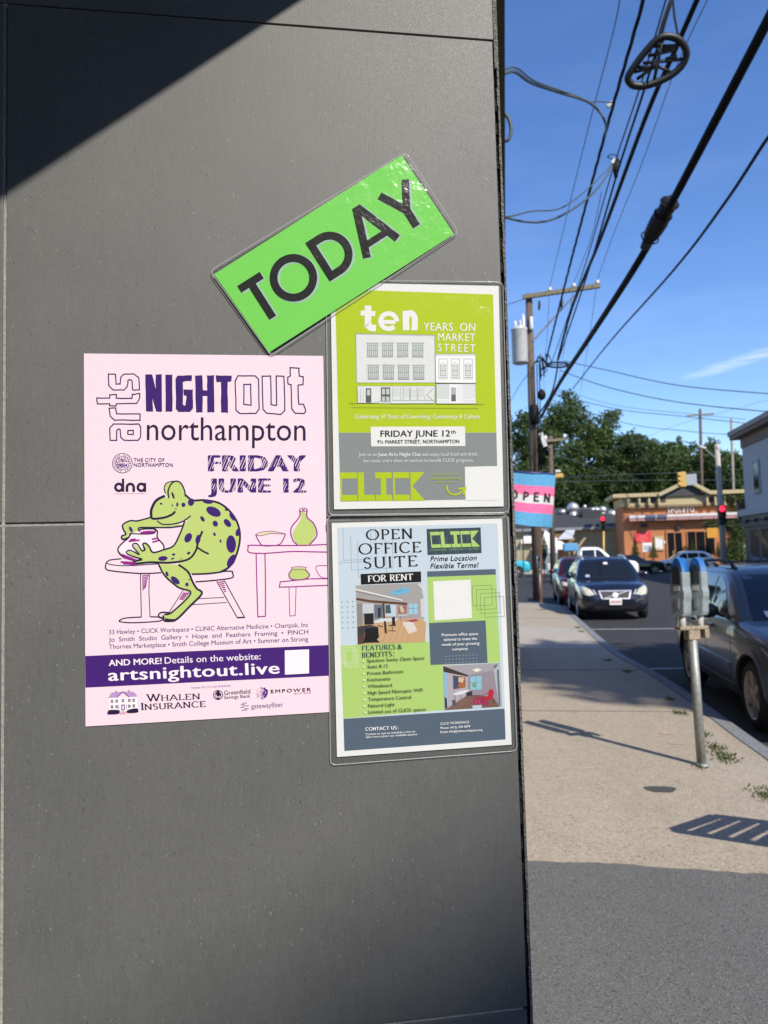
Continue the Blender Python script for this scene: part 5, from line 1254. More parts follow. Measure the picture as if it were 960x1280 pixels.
for k in range(16):
    p = onY(673+rg.uniform(-2,14),447+rg.uniform(-6,10),PB.y-0.25+rg.uniform(-0.1,0.1)); q = onY(672+rg.uniform(0,9),455+rg.uniform(-12,22),PB.y-0.2)
    mid = (p+q)/2 + V((rg.uniform(-0.15,0.2),0,rg.uniform(-0.3,0.1))); mb.tube(catmull([p,mid,q],5),0.018,m_wire,5)
for px in (671,674,667):
    mb.tube([onY(px,455,PB.y-0.22),onY(px+1.5,520,PB.y-0.24),onY(px+2,590,PB.y-0.2)],0.02,m_wire,5)
p = onY(677,493,PB.y-0.25); mb.lathe((p.x,p.y,p.z),[(0.02,-0.22),(0.12,-0.15),(0.16,0.0),(0.10,0.14),(0.03,0.2)],m_wire,10)
p = onY(668,520,PB.y-0.2); mb.lathe((p.x,p.y,p.z),[(0.16,-0.3),(0.19,-0.1),(0.18,0.25),(0.15,0.4)],m_wire,10)
mb.build('cable_tangle',up_)
mb = MB()
ring = [onY(697+14*cos(a),456+3.2*sin(a),PB.y-0.35-0.35*sin(a)) for a in [2*pi*k/24 for k in range(24)]]
mb.tube(ring,0.035,m_wire,6,closed=True); mb.tube([ring[0],ring[12]],0.02,m_wire,5); mb.tube([ring[6],ring[18]],0.02,m_wire,5); mb.build('coil_bracket',up_)
# steel post tied to the pole and a slim sign post before it
rp = ground(677,752.5); mb = MB(); tpp = onY(675,588,rp.y); mb.bar(rp-V((0,0,0.05)),tpp,0.06,0.04,mat('rust_post',(0.15,0.065,0.04),0.8,var=0.3)); 
mb.build('sign_post',origin=rp,label='rusty red steel post standing against the utility pole',cat='post')
rp = ground(655,736); tpp = onY(653,640,rp.y); mb = MB(); mb.bar(rp-V((0,0,0.05)),tpp,0.06,0.035,mat('green_post',(0.03,0.045,0.035),0.7)); mb.build('sign_post',origin=rp,label='thin dark green steel post to the left of the utility pole',cat='post')

def wire(name, pts, r, m, label, cat='cable', seg=8, twist=False, n=6):
    P = catmull(pts, seg) if len(pts) > 2 else [pts[0]+(pts[1]-pts[0])*k/10 for k in range(11)]
    mb = MB()
    if twist:
        # three strands twisted round one another
        tot = [0.0]
        for a,b in zip(P,P[1:]): tot.append(tot[-1]+(b-a).length)
        steps = int(min(240, tot[-1]/0.12)); fine=[]
        for s_ in range(steps+1):
            d = tot[-1]*s_/steps; i=0
            while i < len(tot)-2 and tot[i+1] < d: i+=1
            fine.append(P[i]+(P[i+1]-P[i])*((d-tot[i])/(tot[i+1]-tot[i]+1e-9)))
        dirn = (P[-1]-P[0]).normalized(); x = dirn.orthogonal().normalized(); y = dirn.cross(x)
        for k in range(3):
            mb.tube([f+(x*cos(i*0.55+k*2.09)+y*sin(i*0.55+k*2.09))*r*0.8 for i,f in enumerate(fine)], r*0.75, m, 5)
    else: mb.tube(P, r, m, n)
    return mb.build(name, origin=P[0], label=label, cat=cat)
def rail(lst, X, X2=None):                       # photo points carried on to the vertical plane in which the line hangs
    n = len(lst); return [onX(px,py,X+((X2-X)*i/(n-1) if X2 is not None else 0)) for i,(px,py) in enumerate(lst)]
xa, xb = a0.x, a1.x
I1 = onY(687,359,PB.y-0.2); I2 = onY(717,354,PB.y-0.2); I3 = onY(746.5,350,PB.y-0.2)
wire('overhead_wire', rail([(777,-30),(770,25),(738,150),(712,255),(687,359)],I1.x), 0.009, m_wgrey, 'thin grey wire, leftmost of those coming down to the crossarm')
wire('overhead_cable', rail([(810,-30),(802,8),(757,165),(718,310),(702,372),(683,448)],1.9,PB.x+0.35), 0.017, m_wire, 'black twisted cable, second from the left overhead', twist=True)
wire('overhead_wire', rail([(846,-20),(806,110),(772,215),(735,340),(698,450)],2.0,PB.x+0.55), 0.015, m_wire, 'slim black cable carrying the nearer loop of spare cable')
wire('overhead_wire', rail([(838,-20),(799,112),(765,215),(727,345),(690,452)],1.95,PB.x+0.4), 0.010, m_wgrey, 'thin messenger line just left of the cable with the loop')
wire('overhead_cable', rail([(880,-20),(845,60),(805,152),(750,300),(715,385),(697,450)],2.25,PB.x+0.6), 0.030, m_wire, 'smooth medium thick black cable passing over the cable loop')
wire('overhead_wire', rail([(894,-20),(845,85),(802,205),(768,290),(746.5,350)],I3.x), 0.009, m_wgrey, 'thin wire running to the insulator on the right end of the crossarm')
wire('overhead_wire', rail([(752,240),(738,300),(717,354)],I2.x), 0.009, m_wgrey, 'thin wire running to the middle insulator of the crossarm')
wire('overhead_cable', rail([(985,-25),(960,25),(905,130),(835,262),(790,340),(735,425),(700,478),(676,522)],2.75,PB.x+0.25), 0.052, m_wire, 'thickest black cable, crossing the sky to the right corner')
wire('overhead_wire', rail([(990,140),(960,172),(905,255),(840,340),(760,430),(716,486)],3.4), 0.024, m_wire, 'single black wire nearest the right edge of the sky')
# beyond the pole
wire('overhead_wire', [I1, onY(684,420,33), onY(680,480,45), onY(690,545,62)], 0.009, m_wgrey, 'thin grey wire going on down behind the pole to the trees')
wire('overhead_wire', [I3, onY(737,420,33), onY(727,480,45), onY(716,545,62)], 0.009, m_wgrey, 'thin wire dropping from the right end of the crossarm towards the trees')
wire('overhead_wire', [onY(717,360,PB.y), onY(706,430,34), onY(694,500,48)], 0.009, m_wgrey, 'thin wire dropping from the middle of the crossarm')
wire('overhead_wire', [onY(698,452,PB.y), onY(690,490,27), onY(672,520,PB.y)], 0.03, m_wire, 'thick bundle of cable drooping from the far coil to the pole', seg=10)
# splice case on the thick cable
xs_ = 2.75+(PB.x+0.25-2.75)*3.3/7; s0 = onX(841,247,xs_+0.12); s1 = onX(805,310,xs_-0.12); d = s1-s0
sc = MB()
prof = [(0.0,0.055),(0.05,0.075),(0.10,0.11),(0.25,0.10),(0.45,0.125),(0.62,0.115),(0.74,0.10),(0.82,0.075),(1.0,0.055)]
sc.tube([s0+d*t for t,_ in prof],[q for _,q in prof],mat('splice_rubber',(0.022,0.018,0.018),0.5,bump=0.5,bscale=30),12)
for t in (0.1,0.32,0.78): 
    x = d.normalized().orthogonal().normalized(); y = d.normalized().cross(x); sc.tube([s0+d*t+(x*cos(a)+y*sin(a))*0.118 for a in [2*pi*k/12 for k in range(12)]],0.010,m_wire,5,closed=True)
sc.build('splice_case',origin=s0,label='lumpy black splice case on the thickest cable',cat='splice case')
# loop of spare cable near the viewer
LZ = 7.6
lp = empty('cable_loop', at(820,75,LZ), 'teardrop shaped black cable storage loop hung from the overhead lines', 'cable loop')
o_ = [(785,96),(787,103),(793,107),(808,107),(832,98),(849,86),(857.5,72),(856,59),(847,49),(834,45.5),(822,49),(808,63),(795,80)]
mb = MB(); pts = catmull([at(x,y,LZ+(y-75)*0.004) for x,y in o_],5,True); mb.tube(pts,0.036,mat('loop_plastic',(0.008,0.010,0.010),0.5),10,closed=True); mb.build('rim',lp)
mb = MB()
for a,b in (((829,47),(817,103)),((814,58),(848,57)),((810,70),(845,62)),((804,79),(853,74)),((795,84),(820,84)),((820,82),(838,90)),((820,82),(796,99)),((793,90),(818,84)),((826,62),(846,60)),((832,74),(846,70))):
    mb.tube([at(*a,LZ+(a[1]-75)*0.004),at(*b,LZ+(b[1]-75)*0.004)],0.017,m_black,6)
mb.build('spoke',lp)
mb = MB(); mb.tube(catmull([at(841,-5,LZ+0.05),at(843,20,LZ+0.03),at(848,46,LZ)],5),0.011,m_wire,6); mb.tube(catmull([at(838,0,LZ),at(826,35,LZ),at(822,60,LZ),at(816,85,LZ)],5),0.013,m_wire,6); mb.tube(catmull([at(840,2,LZ),at(829,38,LZ),at(826,62,LZ),at(819,88,LZ)],5),0.011,m_wire,6); mb.build('looped_cable',lp)
# service drops from the building on the left
D0 = 3.0
q0 = onY(620,97,6.0)
wire('service_drop', [q0, onY(633,91,6.1), onY(645,90.5,6.3), onY(665,104,6.8), onY(700,116,7.6), onY(732,126,8.2), onY(748,138,8.5), onY(757,155,8.8), onX(756.5,170,1.82)], 0.014, m_wgrey, 'doubled grey service cable curving from the wall to the twisted cable', seg=6)
wire('service_drop', [q0+V((0,0,0.03)), onY(635,85,6.1), onY(648,86,6.3), onY(668,101,6.8), onY(703,114,7.6), onY(726,122,8.2), onY(735,127,8.5), onY(750,127,8.8), onY(765,128,8.9)], 0.008, m_wgrey, 'thin bare line above the grey service cable', seg=6)
mb = MB(); p = onX(761.5,131,1.85); mb.bar(p-V((0.03,0,0.03)),p+V((0.05,0,0.03)),0.05,0.06,m_galv); mb.build('cable_clamp',origin=p,label='small metal clamp on the twisted cable',cat='clamp')
q0 = onY(622,271,9.0)
wire('service_drop', [q0, onY(632,272,9.2), onY(655,277,9.6), onY(680,277,10), onY(705,268,10.8), onY(733,249,11.6), onY(752,229,12.2), onY(766,207,12.6)], 0.016, m_wgrey, 'heavy sagging service cable from the wall to the slim black cable', seg=6)
wire('service_drop', [q0, onY(640,270,9.2), onY(665,264,9.6), onY(695,262,10), onY(715,252,10.8), onY(738,233,11.6), onY(766,205,12.6)], 0.010, m_wgrey, 'thinner service wire looping above the heavy sagging one', seg=6)
mb = MB(); p = onY(769,206,12.6); q = onY(773,200,12.6); r_=onY(770,222,12.6); mb.tube([q,p,r_],[0.03,0.05,0.03],m_wire,8); mb.bar(onY(765,204,12.6),onY(769,199,12.6),0.04,0.05,m_porc); mb.tube([onY(x,y,12.6) for x,y in ((759,196),(764,193),(772,194),(773,198),(765,199),(759,196))],0.008,m_wire,5); mb.build('cable_clamp',origin=p,label='black drip clamp where the sagging service cables meet the line',cat='clamp')
wire('cable_coil', [onY(624,138,6.5), onY(629,140,6.5), onY(636,149,6.5), onY(639,162,6.5), onY(636,174,6.5), onY(629,177,6.5), onY(626,183,6.5)], 0.016, m_wgrey, 'small loop of grey cable at the edge of the wall', seg=6)
# lines in the distance
for pts,r,lb in (([(620,386,30),(660,372,PB.y)],0.012,'black stub of line left of the pole top'),
    ([(628,520,60),(648,484,45),(662,466,27)],0.02,'grey line slanting up to the pole from the lower left'),
    ([(705,451,25),(760,463,22),(850,482,20),(985,494,18)],0.014,'upper twisted line swinging away to the right edge'),
    ([(700,463,25),(760,484,22),(850,503,20),(985,517,18)],0.014,'lower twisted line swinging away to the right edge'),
    ([(690,492,70),(775,512,70),(850,520,66),(932,529,62)],0.03,'distant upper line above the trees'),
    ([(692,485,70),(772,507,70),(850,516,66),(932,524,62)],0.02,'distant thin line just over the other far lines'),
    ([(690,500,62),(783,529,60),(850,538,58),(910,543,56),(985,545,54)],0.024,'distant sagging line running to the grey building'),
    ([(640,600,72),(760,594,70),(880,590,68)],0.025,'upper span wire crossing in front of the trees'),
    ([(640,606,72),(760,601,70),(940,600,68)],0.025,'lower span wire crossing in front of the trees'),
    ([(690,568,50),(720,577,52),(752,588,55)],0.03,'dark line falling from the short lamp pole'),
    ([(740,570,85),(805,548,85),(850,530,90),(960,500,95)],0.02,'faint far wire rising to the right')):
    wire('distant_line',[at(*q) for q in pts],r,m_wgrey,lb)

# far poles
def pole(name,label,bx,tx,ty,z,r,m,by=None,arm=None,cat='utility pole'):
    b = at(bx,by or 715,z); b.z = ZR-0.02; t = at(tx,ty,z)
    o = empty(name,b,label,cat); mb = MB(); mb.tube([b,t],[r*1.15,r*0.85],m,10); mb.build('pole',o)
    if arm:
        mb = MB(); mb.bar(at(*arm[0],z-0.2),at(*arm[1],z-0.2),0.14,0.16,m_xarm); mb.build('crossarm',o)
        for e in arm:
            p = at(*e,z-0.2); mb = MB(); mb.lathe((p.x,p.y,p.z+0.05),[(0.05,0),(0.1,0.06),(0.1,0.2),(0.03,0.26)],m_porc,8); mb.build('insulator',o)
    return o
o = pole('utility_pole','short wooden pole with a tilted lamp behind the tall one',691,688,545,44,0.15,WOODP,arm=((682,551),(706,549)))
mb = MB(); mb.bar(at(676,541,43.6),at(682,558,43.6),0.22,0.18,m_porc); mb.bar(at(682,556,43.6),at(688,560,43.8),0.06,0.06,m_galv); mb.build('lamp',o)
o = pole('utility_pole','brown wooden pole with crossarm behind the restaurant roof',880,875,511,90,0.19,WOODP,arm=((859,520),(892,517)))
o = pole('utility_pole','thin bare grey pole beside the grey building eave',920,914,523,86,0.16,mat('grey_pole',(0.25,0.22,0.18),0.9,var=0.3))
ZL = 57
so_ = pole('signal_pole','pale signal pole carrying a red light and street lamp arm',906,896,555,ZL,0.21,mat('pale_pole',(0.42,0.38,0.34),0.85,var=0.2),cat='signal pole')
mb = MB(); mb.tube(catmull([at(900,577,ZL),at(888,567,ZL),at(880,561,ZL)],4),0.05,m_galv,6); mb.build('lamp_arm',so_)
mb = MB(); mb.bar(at(882,560,ZL),at(874,558,ZL),0.25,0.14,m_xfmr); mb.build('lamp',so_)
m_red = mat('red_signal',(0.8,0.02,0.03),0.3,var=0,emit=(1.0,0.015,0.04),estr=3.2); m_amb = mat('dark_amber',(0.12,0.05,0.01),0.3); m_tealL = mat('dark_green_lens',(0.01,0.07,0.07),0.25)
m_sig = mat('signal_black',(0.02,0.02,0.02),0.5); m_yel = mat('signal_yellow',(0.55,0.34,0.08),0.5,var=0.15)
def signal(label,px,py,z,m,lit,side=0,sc=1.0,pole_=None):
    p = at(px,py,z); o = empty('traffic_light',p,label,'traffic light'); h=0.36*sc
    mb = MB(); mb.box(p.x-0.2*sc,p.x+0.2*sc,p.y-0.12,p.y+0.2,p.z-2.5*h,p.z+0.5*h,m); mb.build('housing',o,bevel=0.04)
    for k in range(3):
        z_ = p.z-k*h; ml = (m_red if lit else mat('dark_red_lens',(0.1,0.01,0.01),0.3)) if k==0 else (m_amb,m_tealL)[k-1]
        if side == 0:
            mb = MB(); mb.lathe((p.x,p.y-0.12,z_),[(0.0001,-0.05),(0.10*sc,-0.04),(0.15*sc,-0.01),(0.155*sc,0.02)],ml,16,'y'); mb.build('lens',o)
            mb = MB(); n=10
            a=[(p.x+0.175*sc*cos(t),z_+0.175*sc*sin(t)) for t in [R(-10)+R(200)*q/n for q in range(n+1)]]
            mb.add([(x,p.y-0.12,zz) for x,zz in a]+[(x,p.y-0.34,zz+0.0) for x,zz in a]+[(p.x+(x-p.x)*1.06,p.y-0.34,z_+(zz-z_)*1.06) for x,zz in a]+[(p.x+(x-p.x)*1.06,p.y-0.12,z_+(zz-z_)*1.06) for x,zz in a],
               [(i,i+1,n+2+i,n+1+i) for i in range(n)]+[(n+1+i,n+2+i,2*n+3+i,2*n+2+i) for i in range(n)]+[(2*n+2+i,2*n+3+i,3*n+4+i,3*n+3+i) for i in range(n)],m); mb.build('visor',o)
        else:
            mb = MB(); mb.lathe((p.x+side*0.2*sc,p.y,z_),[(0.16*sc,0.0),(0.17*sc,side*0.22)],m,12,'x'); mb.build('visor',o)
    return o
signal('lit red traffic light on the pale signal pole',902,636,ZL-0.6,m_sig,True,sc=1.35)
signal('lit red traffic light on the thin yellow pole before the tan building',753,648.5,ZL,m_sig,True,sc=0.95)
b = at(754,706,ZL); b.z=ZR; mb = MB(); mb.tube([b,at(754.5,664,ZL)],0.08,m_yel,10); mb.build('signal_post',origin=b,label='thin yellow post under the left red traffic light',cat='post')
signal('yellow traffic light hanging above the restaurant gable',853.5,593,68,m_yel,False,side=-1,sc=1.25)
p = at(866,600,68); mb = MB(); mb.box(p.x-0.55,p.x+0.35,p.y,p.y+0.04,p.z-0.45,p.z+0.55,mat('sign_back',(0.33,0.36,0.38),0.5,metal=0.3)); mb.build('span_sign',origin=p,label='small pale grey sign hung on the span wire right of the yellow light',cat='sign')
signal('dark traffic light seen from the side before the grey building',926,632,54,mat('signal_brown',(0.10,0.06,0.03),0.6),False,side=1,sc=1.15).location
p = at(700,591,66); o = empty('traffic_light',p,'yellow traffic light poking out beyond the OPEN flag','traffic light'); mb = MB(); mb.box(p.x-0.45,p.x+0.28,p.y,p.y+0.35,p.z-0.42,p.z-0.05,m_yel); mb.build('housing',o,bevel=0.05); mb = MB(); mb.box(p.x-0.4,p.x+0.05,p.y,p.y+0.3,p.z+0.05,p.z+0.28,m_porc); mb.build('cap',o,bevel=0.05)

# ------------------------------------------------------------------ OPEN flag on the shop front
m_fb = mat('flag_blue',(0.10,0.36,0.62),0.8,var=0.25,scale=40); m_fp = mat('flag_pink',(0.80,0.16,0.36),0.8,var=0.15,scale=30); m_fw = mat('flag_white',(0.66,0.66,0.66),0.8,var=0.1,scale=30)
FY = 12.4
TLf,TRf,BRf,BLf = onY(628,590,FY),onY(694.5,594.5,FY),onY(690,660,FY),onY(624,653,FY)
fl = empty('open_flag',(TLf.x,FY,BLf.z),'pink blue and white striped flag reading OPEN beside the utility pole','flag')
rows_ = [0,0.225,0.405,0.565,0.745,1.0]; cols_ = [m_fb,m_fp,m_fw,m_fp,m_fb]
def fpt(u,v,off=0.0):
    p = TLf*(1-u)*(1-v)+TRf*u*(1-v)+BRf*u*v+BLf*(1-u)*v
    return p + V((0,0.035*sin(u*7+v*2.2)*(0.3+v)+off,0.006*sin(u*9)))
mb = MB(); N=18
for s_ in range(5):
    vs=[]; fs=[]; M_=5
    for j in range(M_+1):
        for i in range(N+1): vs.append(fpt(i/N, rows_[s_]+(rows_[s_+1]-rows_[s_])*j/M_))
    for j in range(M_):
        for i in range(N): fs.append((j*(N+1)+i,j*(N+1)+i+1,(j+1)*(N+1)+i+1,(j+1)*(N+1)+i))
    mb.add(vs,fs,cols_[s_],True)
    mb.add([v+V((0,0.006,0)) for v in vs],fs,cols_[s_],True)
mb.build('cloth',fl,fix=False)
mb = MB()
def fstroke(pts,w=0.03):
    for (a,b),(c_,d_) in zip(pts,pts[1:]):
        p=fpt(a,b,-0.006); q=fpt(c_,d_,-0.006); dd=(q-p).normalized(); nn=V((-dd.z,0,dd.x))*w/2; e=dd*w*0.3
        mb.add([p-nn-e,p+nn-e,q+nn+e,q-nn+e],[(0,1,2,3)],m_black)
lx=[0.30,0.47,0.67,0.87]; t0,t1=0.36,0.50
fstroke([(lx[0]-0.05+0.055*cos(a),0.43+0.075*sin(a)) for a in [2*pi*k/14 for k in range(15)]],0.03)
fstroke([(lx[1]-0.03,t1),(lx[1]-0.03,t0),(lx[1]+0.03,t0+0.01),(lx[1]+0.045,t0+0.045),(lx[1]+0.02,t0+0.075),(lx[1]-0.03,t0+0.08)],0.03)
fstroke([(lx[2]+0.04,t0),(lx[2]-0.035,t0),(lx[2]-0.035,t1+0.01),(lx[2]+0.045,t1+0.01)],0.03); fstroke([(lx[2]-0.035,0.43),(lx[2]+0.03,0.43)],0.03)
fstroke([(lx[3]-0.04,t1+0.015),(lx[3]-0.04,t0+0.01),(lx[3]+0.04,t1+0.015),(lx[3]+0.045,t0+0.01)],0.03)
mb.build('lettering',fl,fix=False)
mb = MB(); mb.tube([V((-0.05,FY+0.02,TLf.z+0.02)),V((TRf.x,FY+0.02,TRf.z+0.02))],0.018,mat('blue_rod',(0.03,0.05,0.2),0.4),8); mb.build('rod',fl)

# ------------------------------------------------------------------ street bits
def at_g(px,py,Z=0.0): return ground(px,py,Z)
# unseen slatted frame, added and shaped to throw the ladder shadow
g0 = ground(842,1038); g1 = ground(965,1057); g2 = ground(895,1020)
hz = 0.75
def lift(p,z): return p + TOSUN*(z/TOSUN.z)
rk = empty('shadow_frame',(lift(g1,hz).x,lift(g1,hz).y,0),'unseen grey slatted frame added to cast the ladder shadow','slatted frame')
A_ = lift(g0,hz); B_ = lift(ground(1010,1064),hz); C_ = lift(ground(1040,1038),hz); D_ = lift(g2,hz)
def top(u,v): return A_*(1-u)*(1-v)+B_*u*(1-v)+C_*u*v+D_*(1-u)*v
mb = MB()
for a,b in ((top(0,0),top(1,0)),(top(0,1),top(1,1)),(top(0,0),top(0,1)),(top(1,0),top(1,1))): mb.bar(a,b,0.055,0.03,m_galv)
for k in range(1,6): mb.bar(top(k/6,0),top(k/6,1),0.06,0.02,m_galv)
mb.build('frame',rk)
for u,v in ((1,0),(1,1)):
    p=top(u,v); mb = MB(); mb.tube([p,V((p.x,p.y,0.0))],0.025,m_galv,8); mb.build('leg',rk)
# weeds along the kerb
m_weed = m_leaf('weed_green',(0.06,0.10,0.025),(0.11,0.15,0.045),4)
mb = MB(); rg = random.Random(4)
for (px,py,s_,n_) in ((905,947,0.16,120),(893,935,0.12,60),(880,920,0.10,40),(957,995,0.16,70),(760,826,0.10,40),(785,840,0.12,50),(722,785,0.13,70),(727,790,0.10,40),(838,875,0.08,30),(850,893,0.10,40),(875,960,0.05,16)):
    c0 = ground(px,py)
    for k in range(n_):
        b = c0+V((rg.gauss(0,s_*0.32),rg.gauss(0,s_*0.6),0.003)); d = V((rg.uniform(-1,1),rg.uniform(-1,1),rg.uniform(0.25,1.0))).normalized()*rg.uniform(0.015,0.05); w = d.cross(V((rg.random(),rg.random(),rg.random()))).normalized()*0.006
        mb.add([b-w*0.5,b+w*0.5,b+d*0.6+w,b+d,b+d*0.6-w],[(0,1,2,3,4)],m_weed)
mb.build('kerb_weeds',kind='stuff',fix=False)
# ------------------------------------------------------------------ restaurant
BR = m_brick()
m_trim = mat('cream_trim',(0.43,0.35,0.19),0.7,var=0.15); m_slate = mat('dark_slate',(0.045,0.047,0.05),0.7); m_dwin = mat('dark_window_glass',(0.008,0.009,0.010),0.08,spec=0.7)
m_obrick = mat('orange_frame',(0.40,0.16,0.06),0.7); m_light = mat('pale_valance',(0.60,0.56,0.54),0.6,var=0.1); m_pinkv = mat('dusky_pink_valance',(0.36,0.20,0.19),0.7)
YR = 75.0
def ry(px,py,dy=0.0): return onY(px,py,YR+dy)
r0 = ry(782,711); r1 = ry(925,711); zt = ry(850,630).z
rs = empty('restaurant',((r0.x+r1.x)/2,YR,0),'orange brick restaurant with a cream gabled parapet across the junction','restaurant')
mb = MB(); mb.box(r0.x,r1.x,YR,YR+5.5,0,zt,BR); mb.build('wall',rs)
def rb(name,x0,y0,x1,y1,d0,d1,m,parent=rs,**k):
    a=ry(x0,y1); b=ry(x1,y0); mb=MB(); mb.box(a.x,b.x,YR-d1,YR-d0,a.z,b.z,m); return mb.build(name,parent,**k)
zf0 = ry(850,631).z; zf1 = ry(850,620).z; zc1 = ry(850,615.5).z
mb = MB(); mb.box(r0.x-0.1,r1.x+0.1,YR-0.35,YR+5.4,zf0,zf1,m_trim)
xg0,xg1,xm = ry(822,615).x, ry(884,615).x, ry(857,600).x; zg = ry(857,602).z
mb.build('frieze',rs)
mb = MB(); mb.box(r0.x-0.8,xg0,YR-0.9,YR+1.0,zf1,zc1,m_trim); mb.box(xg1,r1.x+0.5,YR-1.0,YR+1.0,zf1,zc1,m_trim); 
mb.bar((xg0-0.1,YR-0.8,zf1+0.12),(xm,YR-0.8,zg),0.5,0.32,m_trim); mb.bar((xg1+0.1,YR-0.8,zf1+0.12),(xm,YR-0.8,zg),0.5,0.32,m_trim)
mb.box(r0.x-1.0,r0.x-0.4,YR-1.0,YR+5.0,zf1+0.01,zc1-0.01,m_trim); mb.build('cornice',rs)
mb = MB(); mb.prism([(xg0+0.2,YR-0.6,zf1-0.02),(xg1-0.2,YR-0.6,zf1-0.02),(xm,YR-0.6,zg-0.2)],(0,3,0),m_slate); mb.build('gable',rs)
for px in (787,799,811,823,883,893,905,917): rb('frieze_panel',px+1.5,621.5,px+8,628.5,0.345,0.37,m_slate)
for px in (783,797,809,821,881,891,903,915): rb('bracket',px,619,px+1.6,632,0.352,0.75,m_trim)
rb('brick_ledge',781,631,926,633.2,0.01,0.40,mat('brown_ledge',(0.20,0.14,0.08),0.8))
a=ry(785,648.5); b=ry(919,643); mb=MB(); mb.box(a.x,b.x,YR-0.9,YR-0.02,a.z+0.02,a.z+0.27,m_light); mb.build('valance_top',rs); mb=MB()
for k in range(9):
    x=a.x+(b.x-a.x)*k/9; mb.box(x+0.02,x+(b.x-a.x)/9-0.02,YR-0.86,YR-0.06,a.z-0.28,a.z+0.01,m_pinkv)
mb.build('valance_drop',rs)
# raised sign letters
f = bpy.data.curves.new('t','FONT'); f.body='SPOLETO'; f.extrude=0.06; f.size=1.0; f.space_character=1.25; f.offset=0.01
o_=bpy.data.objects.new('t',f); me=bpy.data.meshes.new_from_object(o_); bpy.data.objects.remove(o_)
a=ry(834.5,641); b=ry(867,634); x0=min(v.co.x for v in me.vertices); x1=max(v.co.x for v in me.vertices); sx=(b.x-a.x)/(x1-x0); sz=(b.z-a.z)/0.69
for v in me.vertices: v.co = V(((v.co.x-x0)*sx+a.x,YR-0.1-v.co.z,v.co.y*sz+a.z))-rs.location
me.materials.append(mat('sign_letter',(0.72,0.69,0.66),0.4)); o_=link(bpy.data.objects.new('sign_letters',me)); o_.parent=rs
fr_ = rb('door_surround',834,662,855,711,0.0,0.12,m_obrick)
for x0,x1 in ((836,842),(845.5,851.5)):
    d_=rb('door',x0,666,x1,709,0.121,0.15,m_dwin); rb('handle',x1-1,688,x1-0.4,694,0.151,0.2,m_trim,parent=rs)
wf = rb('window_frame',859,663,894,693,0.0,0.10,m_obrick)
for x0,x1 in ((860.5,868.5),(871,880),(882.5,892)): rb('window',x0,664.5,x1,692,0.101,0.13,m_dwin)
rb('notice_case',818,670,829,688,0.0,0.14,m_trim); rb('notice',819.5,673,823,685,0.141,0.15,m_plate); rb('notice',824,674,827.5,686,0.141,0.15,m_plate); rb('notice',829.5,676,834,679,0.0,0.05,m_plate)
rd=mat('red_banner',(0.62,0.035,0.04),0.6,var=0.06); bn=rb('red_banner',793.5,664,813.5,678.2,0.02,0.06,rd)
for y,w_ in ((666.2,13),(669.5,9),(672.5,15),(675.5,8)): rb('banner_line',803.5-w_/2,y,803.5+w_/2,y+1.1,0.061,0.07,ink(235,150,150))
mb=MB(); 
for px in (802,806): p=ry(px,657); mb.box(p.x-0.12,p.x+0.2,YR-0.5,YR,p.z-0.14,p.z+0.16,m_black)
p=ry(847,659); mb.box(p.x-0.2,p.x+0.2,YR-0.35,YR,p.z-0.2,p.z+0.2,m_black); mb.build('wall_lamp',rs)
p=ry(806,693); q=ry(806,678.5); mb=MB(); w_=0.42
mb.box(p.x-w_,p.x+w_,YR-1.45,YR-1.38,p.z+0.25,q.z,m_plate); mb.box(p.x-0.3,p.x+0.3,YR-1.48,YR-1.451,p.z+0.45,q.z-0.25,mat('menu_grey',(0.42,0.44,0.45),0.5)); mb.box(p.x-0.35,p.x-0.28,YR-1.44,YR-1.39,0,p.z+0.25,m_black); mb.box(p.x+0.28,p.x+0.35,YR-1.44,YR-1.39,0,p.z+0.25,m_black)
mb.build('menu_board',origin=(p.x,YR-1.4,0),label='white menu board on legs between two clipped cone shrubs',cat='sign')

# ------------------------------------------------------------------ foliage
rnp = random.Random(21)
def leaves(centres, n, size, m, spread=1.0, flat=0.0, rg=rnp):
    """many small leaf faces scattered through ellipsoidal clumps: (centre, (rx,ry,rz))"""
    vs=[]; fs=[]; vol=[c[1][0]*c[1][1]*c[1][2] for c in centres]; tot=sum(v**0.67 for v in vol)
    for (c,r),v in zip(centres,vol):
        k=int(n*(v**0.67)/tot)
        for _ in range(k):
            d=V((rg.gauss(0,1),rg.gauss(0,1),rg.gauss(0,1))).normalized(); q=rg.random()**0.45*spread*(1+0.12*rg.gauss(0,1))
            p=c+V((d.x*r[0]*q,d.y*r[1]*q,d.z*r[2]*q))
            a=V((rg.uniform(-1,1),rg.uniform(-1,1),rg.uniform(-1,1)+flat)).normalized(); t=a.orthogonal().normalized(); b=a.cross(t); s_=size*rg.uniform(0.6,1.4)
            an=rg.uniform(0,6.28); t2=t*cos(an)+b*sin(an); b2=a.cross(t2)
            i=len(vs); vs+=[p-t2*s_,p+b2*s_*0.5,p+t2*s_,p-b2*s_*0.5]; fs.append((i,i+1,i+2,i+3))
    mb=MB(); mb.add(vs,fs,m,False); return mb
m_bark = mat('bark',(0.075,0.058,0.045),0.9,var=0.35,scale=8,bump=0.5)
LA = m_leaf('leaf_mid',(0.036,0.064,0.015),(0.090,0.130,0.034),0.35); LB = m_leaf('leaf_dark',(0.024,0.046,0.013),(0.062,0.094,0.026),0.4); LC = m_leaf('leaf_light',(0.050,0.080,0.018),(0.105,0.140,0.040),0.4)
